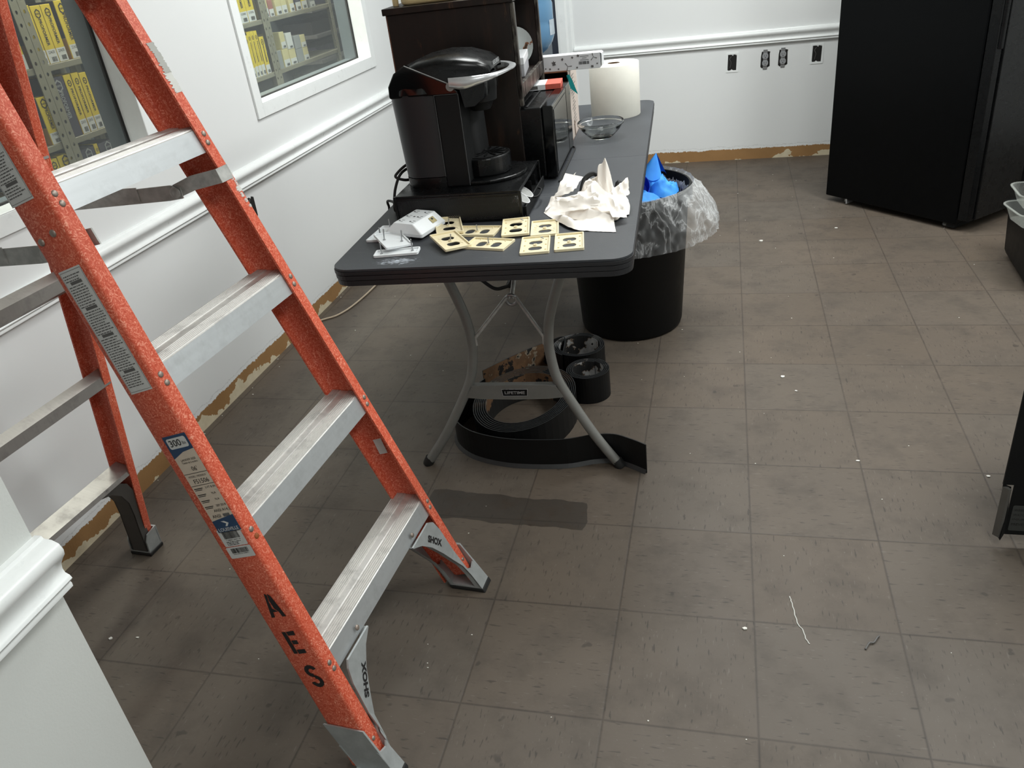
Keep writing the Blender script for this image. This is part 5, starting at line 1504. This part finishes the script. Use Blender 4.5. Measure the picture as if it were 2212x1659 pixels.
def carton(lab, grp, y0, y1, z, h, face='yellow', logo=True, dx=0.0, lbl=.24, depth=.30, num='224620', cap=None):
    """auto parts carton standing on a shelf, printed end toward the window"""
    x1 = XR_ - .004 - dx
    t = thing('parts_carton', lab, 'carton', (x1, (y0 + y1) / 2, z + .0005), 0, grp)
    w = y1 - y0 - .002
    fm = {'yellow': M_YEL, 'navy': M_PURP, 'pale': M_PALEY, 'grey': M_GREYC, 'white': M_LABEL, 'red': pm('carton_red', s(170, 110, 100), .5, var=.05)}[face]
    b = MB(); b.box(-depth, 0, -w / 2, w / 2, 0, h, 0)
    b.box(-depth, -.002, -w / 2 - .0004, w / 2 + .0004, h * .0, h * .36, 1)
    b.box(-depth, -.002, -w / 2 - .0004, w / 2 + .0004, h * .36, h * .999, 2)
    b.build('box_body', [fm, M_YELS if face in ('yellow', 'navy') else fm, M_PURP if face in ('yellow', 'navy') else fm], t, bevel=.0008, seg=1)
    M = frame((.0006, 0, 0), (0, 1, 0), (0, 0, 1))
    if lbl:
        b = MB(); b.quad(w * .98, h * lbl, 0, M, 0, h * lbl / 2 + .001, 0)
        if num: b.text(num, min(.009, h * .05), 1, M @ TR(0, h * lbl * .82, .0004), w * .66)
        bars(b, M, w * .5, h * lbl * .34, w * .08, h * lbl * .30, 1, int(y0 * 1000), .0004)
        b.build('end_label', [M_LABEL, M_INK], t)
    if logo:
        ink = M_INK if face != 'navy' else M_GREYL
        b = MB(); k = min(w * .30, .018)
        hx = [(k * math.cos(PI / 6 + i * PI / 3), k * 1.15 * math.sin(PI / 6 + i * PI / 3)) for i in range(6)]
        D = M @ TR(0, h * .86, .0006)
        b.holes(hx, [[(x * .72, y * .72) for x, y in hx]], 0, .0002, 0, D); b.text('NAPA', k * .42, 0, D, k * 1.2, .02)
        if h > .1:
            b.text('PROFORMER', w * .30, 0, M @ TR(0, h * .54, .0006) @ RZ(-PI / 2), h * .46, .02)
        b.build('logo', ink, t)
    return t
G1 = 'yellow parts cartons on the shelves behind the near window'
Z1, Z2, Z3 = 1.205, .968, .78
carton('yellow parts carton on the upper shelf, far left beside the post', G1, 1.165, 1.258, Z1, .185, num='779018')
carton('yellow parts carton on the upper shelf just right of the post', G1, 1.318, 1.352, Z1, .180)
carton('wide yellow parts carton on the upper shelf, left of a pair', G1, 1.354, 1.400, Z1, .176)
carton('yellow parts carton on the upper shelf, right of a pair', G1, 1.401, 1.446, Z1, .176, num='224630')
carton('yellow parts carton at the right end of the upper shelf', G1, 1.466, 1.520, Z1, .182, num='224231')
carton('tall yellow parts carton on the second shelf left of the post', G1, 1.160, 1.200, Z2, .195, num='224104')
carton('yellow parts carton alone on the second shelf beside the post', G1, 1.236, 1.286, Z2, .150, num='779054')
carton('dark navy parts carton on the second shelf right of the post', G1, 1.322, 1.385, Z2, .195, 'navy', lbl=0)
carton('yellow parts carton on the second shelf, left of three', G1, 1.388, 1.424, Z2, .195, num='224101')
carton('yellow parts carton on the second shelf, middle of three', G1, 1.427, 1.462, Z2, .195, num='224102')
carton('yellow parts carton on the second shelf, right of three', G1, 1.464, 1.500, Z2, .190, num='224103')
G2 = 'low cartons on the bottom visible shelf behind the near window'
carton('low yellow carton with a hexagon badge at left on the bottom shelf', G2, 1.185, 1.228, Z3, .148, lbl=0)
carton('wider low yellow carton with a hexagon badge beside the post', G2, 1.230, 1.296, Z3, .150, lbl=0)
carton('low black carton with a round badge on the bottom shelf', G2, 1.345, 1.412, Z3, .142, 'navy', lbl=0)
carton('narrow yellow carton between black ones on the bottom shelf', G2, 1.413, 1.434, Z3, .146, lbl=0)
carton('low black carton at the right end of the bottom shelf', G2, 1.436, 1.53, Z3, .142, 'navy', lbl=0)
G3 = 'cartons on the shelves behind the far window'
A1, B1 = 1.185, .945
for y0, y1, h, lab, nm in ((2.54, 2.600, .20, 'leftmost yellow carton on the upper shelf of the far window', '56870'), (2.602, 2.672, .20, 'second yellow carton on the upper shelf of the far window', '52880'), (2.674, 2.745, .20, 'third yellow carton on the upper shelf of the far window', '57896')):
    carton(lab, G3, y0, y1, A1, h, num=nm)
for y0, y1, h, fc, lab in ((2.830, 2.878, .09, 'pale', 'pale yellow carton next to the post on the upper right shelf'), (2.882, 2.930, .075, 'red', 'reddish carton second on the upper right shelf'), (2.955, 3.015, .085, 'pale', 'pale carton third on the upper right shelf'), (3.018, 3.075, .085, 'pale', 'pale carton fourth on the upper right shelf'),
                           (3.105, 3.155, .085, 'pale', 'pale carton fifth on the upper right shelf'), (3.17, 3.235, .085, 'navy', 'navy topped carton on the upper right shelf'), (3.24, 3.305, .085, 'yellow', 'yellow topped carton on the upper right shelf'), (3.34, 3.40, .06, 'grey', 'small grey carton at the right of the upper right shelf')):
    carton(lab, G3, y0, y1, A1, h, fc, logo=False, lbl=.45, num=None)
for k, (y0, y1, h) in enumerate(((2.585, 2.620, .190), (2.621, 2.650, .202), (2.651, 2.682, .202), (2.683, 2.715, .200), (2.722, 2.765, .168))):
    carton(('first', 'second', 'third', 'fourth', 'fifth')[k] + ' tall yellow carton from the left on the lower left shelf of the far window', G3, y0, y1, B1, h, num=None)
for y0, y1, z, h, fc, dx, lab in ((2.835, 2.905, B1, .085, 'grey', 0, 'grey carton with dark print at the left of the lower right shelf'), (2.915, 2.980, B1, .085, 'pale', .0, 'curved pale carton in the lower row, left one'), (2.985, 3.055, B1, .075, 'pale', 0, 'pale carton in the lower row, middle one'), (3.065, 3.140, B1, .065, 'grey', .0, 'grey carton in the lower row beside a yellow fronted one'), (3.142, 3.200, B1, .063, 'pale', 0, 'yellow fronted carton at the right of the lower row'),
                                  (2.925, 2.975, B1 + .0862, .078, 'pale', 0, 'pale carton stacked in the upper row, left one'), (2.99, 3.052, B1 + .0762, .075, 'white', 0, 'white carton stacked in the upper row with a dark mark'), (3.070, 3.138, B1 + .0662, .062, 'grey', 0, 'grey carton stacked in the upper row, right one'), (3.141, 3.196, B1 + .0642, .060, 'pale', 0, 'yellow fronted carton stacked at the right of the upper row'), (3.22, 3.34, B1, .10, 'pale', .16, 'large kraft carton at the back of the lower right shelf')):
    carton(lab, G3, y0, y1, z, h, fc, logo=False, dx=dx, lbl=.4 if fc != 'grey' else 0, num=None, depth=.18)
for k, (y0, y1) in enumerate(((2.45, 2.52), (2.53, 2.57), (2.60, 2.66))):
    carton(('left', 'middle', 'right')[k] + ' low carton under the lower left shelf of the far window', G3, y0, y1, .72, .135 + .02 * (k == 1), 'yellow' if k != 0 else 'navy', lbl=0)
t = thing('dark_shelf_stock', 'dark stock on shelving deeper in the store at the right of the far window', 'shelving', (0, 0, 0))
b = MB(); b.box(-3.1, -3.06, 4.3, 5.6, 0, 1.9); b.build('upright', M_GREYW, t)
for k in range(4):
    b = MB(); b.box(-3.05, -2.75, 4.35, 5.5, .62 + k * .16, .64 + k * .16); b.build('shelf_board', M_INKG, t)
    b = MB(); b.box(-3.02, -2.80, 4.4, 5.4, .6402 + k * .16, .72 + k * .16); b.build('stock', M_PURP if k % 2 else M_INK, t)

# ---------------------------------------------------------------- paint chips and crumbs on the floor
R = random.Random(77)
b = MB()
def chip(x, y, r):
    n = 5; a0 = R.random() * 6; b.prism([(x + r * R.uniform(.5, 1.1) * math.cos(a0 + 2 * PI * k / n), y + r * R.uniform(.35, .8) * math.sin(a0 + 2 * PI * k / n)) for k in range(n)], .0003, .0003 + r * .4)
for k in range(110):
    x = R.uniform(-1.7, 1.5); y = R.uniform(-.4, 4.1); chip(x, y, R.choice((.0016, .002, .0025, .003)))
for x, y, r in ((-1.542, .064, .007), (-1.473, .076, .005), (.123, 1.43, .010), (.161, 1.338, .006), (.45, 2.9, .008), (.1, 2.75, .012), (.62, .9, .007), (.30, .95, .006), (-.02, .28, .007), (-.95, .05, .010)): chip(x, y, r)
for k in range(40): chip(-1.845 + R.random() ** 2 * .06, R.uniform(.2, 4.1), R.choice((.002, .003, .004)))
tag(b.build('paint_chips', M_CHIP, None), 'scattered white paint chips and crumbs on the tile floor', 'debris', None, 'stuff')
b = MB()
P = smoothpath([(.081, .392, .0006), (.085, .371, .0006), (.093, .312, .0006), (.103, .29, .0006), (.108, .265, .0006), (.114, .252, .0006)], 5)
b.tube([Vector((p.x + R.uniform(-.001, .001), p.y, .001)) for p in P], .0012, 5)
tag(b.build('paint_drip', M_SPLAT, None), 'thin crooked streak of white paint on the floor tiles', 'paint mark')
b = MB(); b.tube(smoothpath([(.226, .251, .002), (.236, .268, .004), (.245, .271, .003), (.254, .285, .004), (.259, .292, .002)], 5), .002, 6)
tag(b.build('curled_shaving', M_INKG, None, smooth=50), 'small curled dark shaving on the floor at right', 'debris')
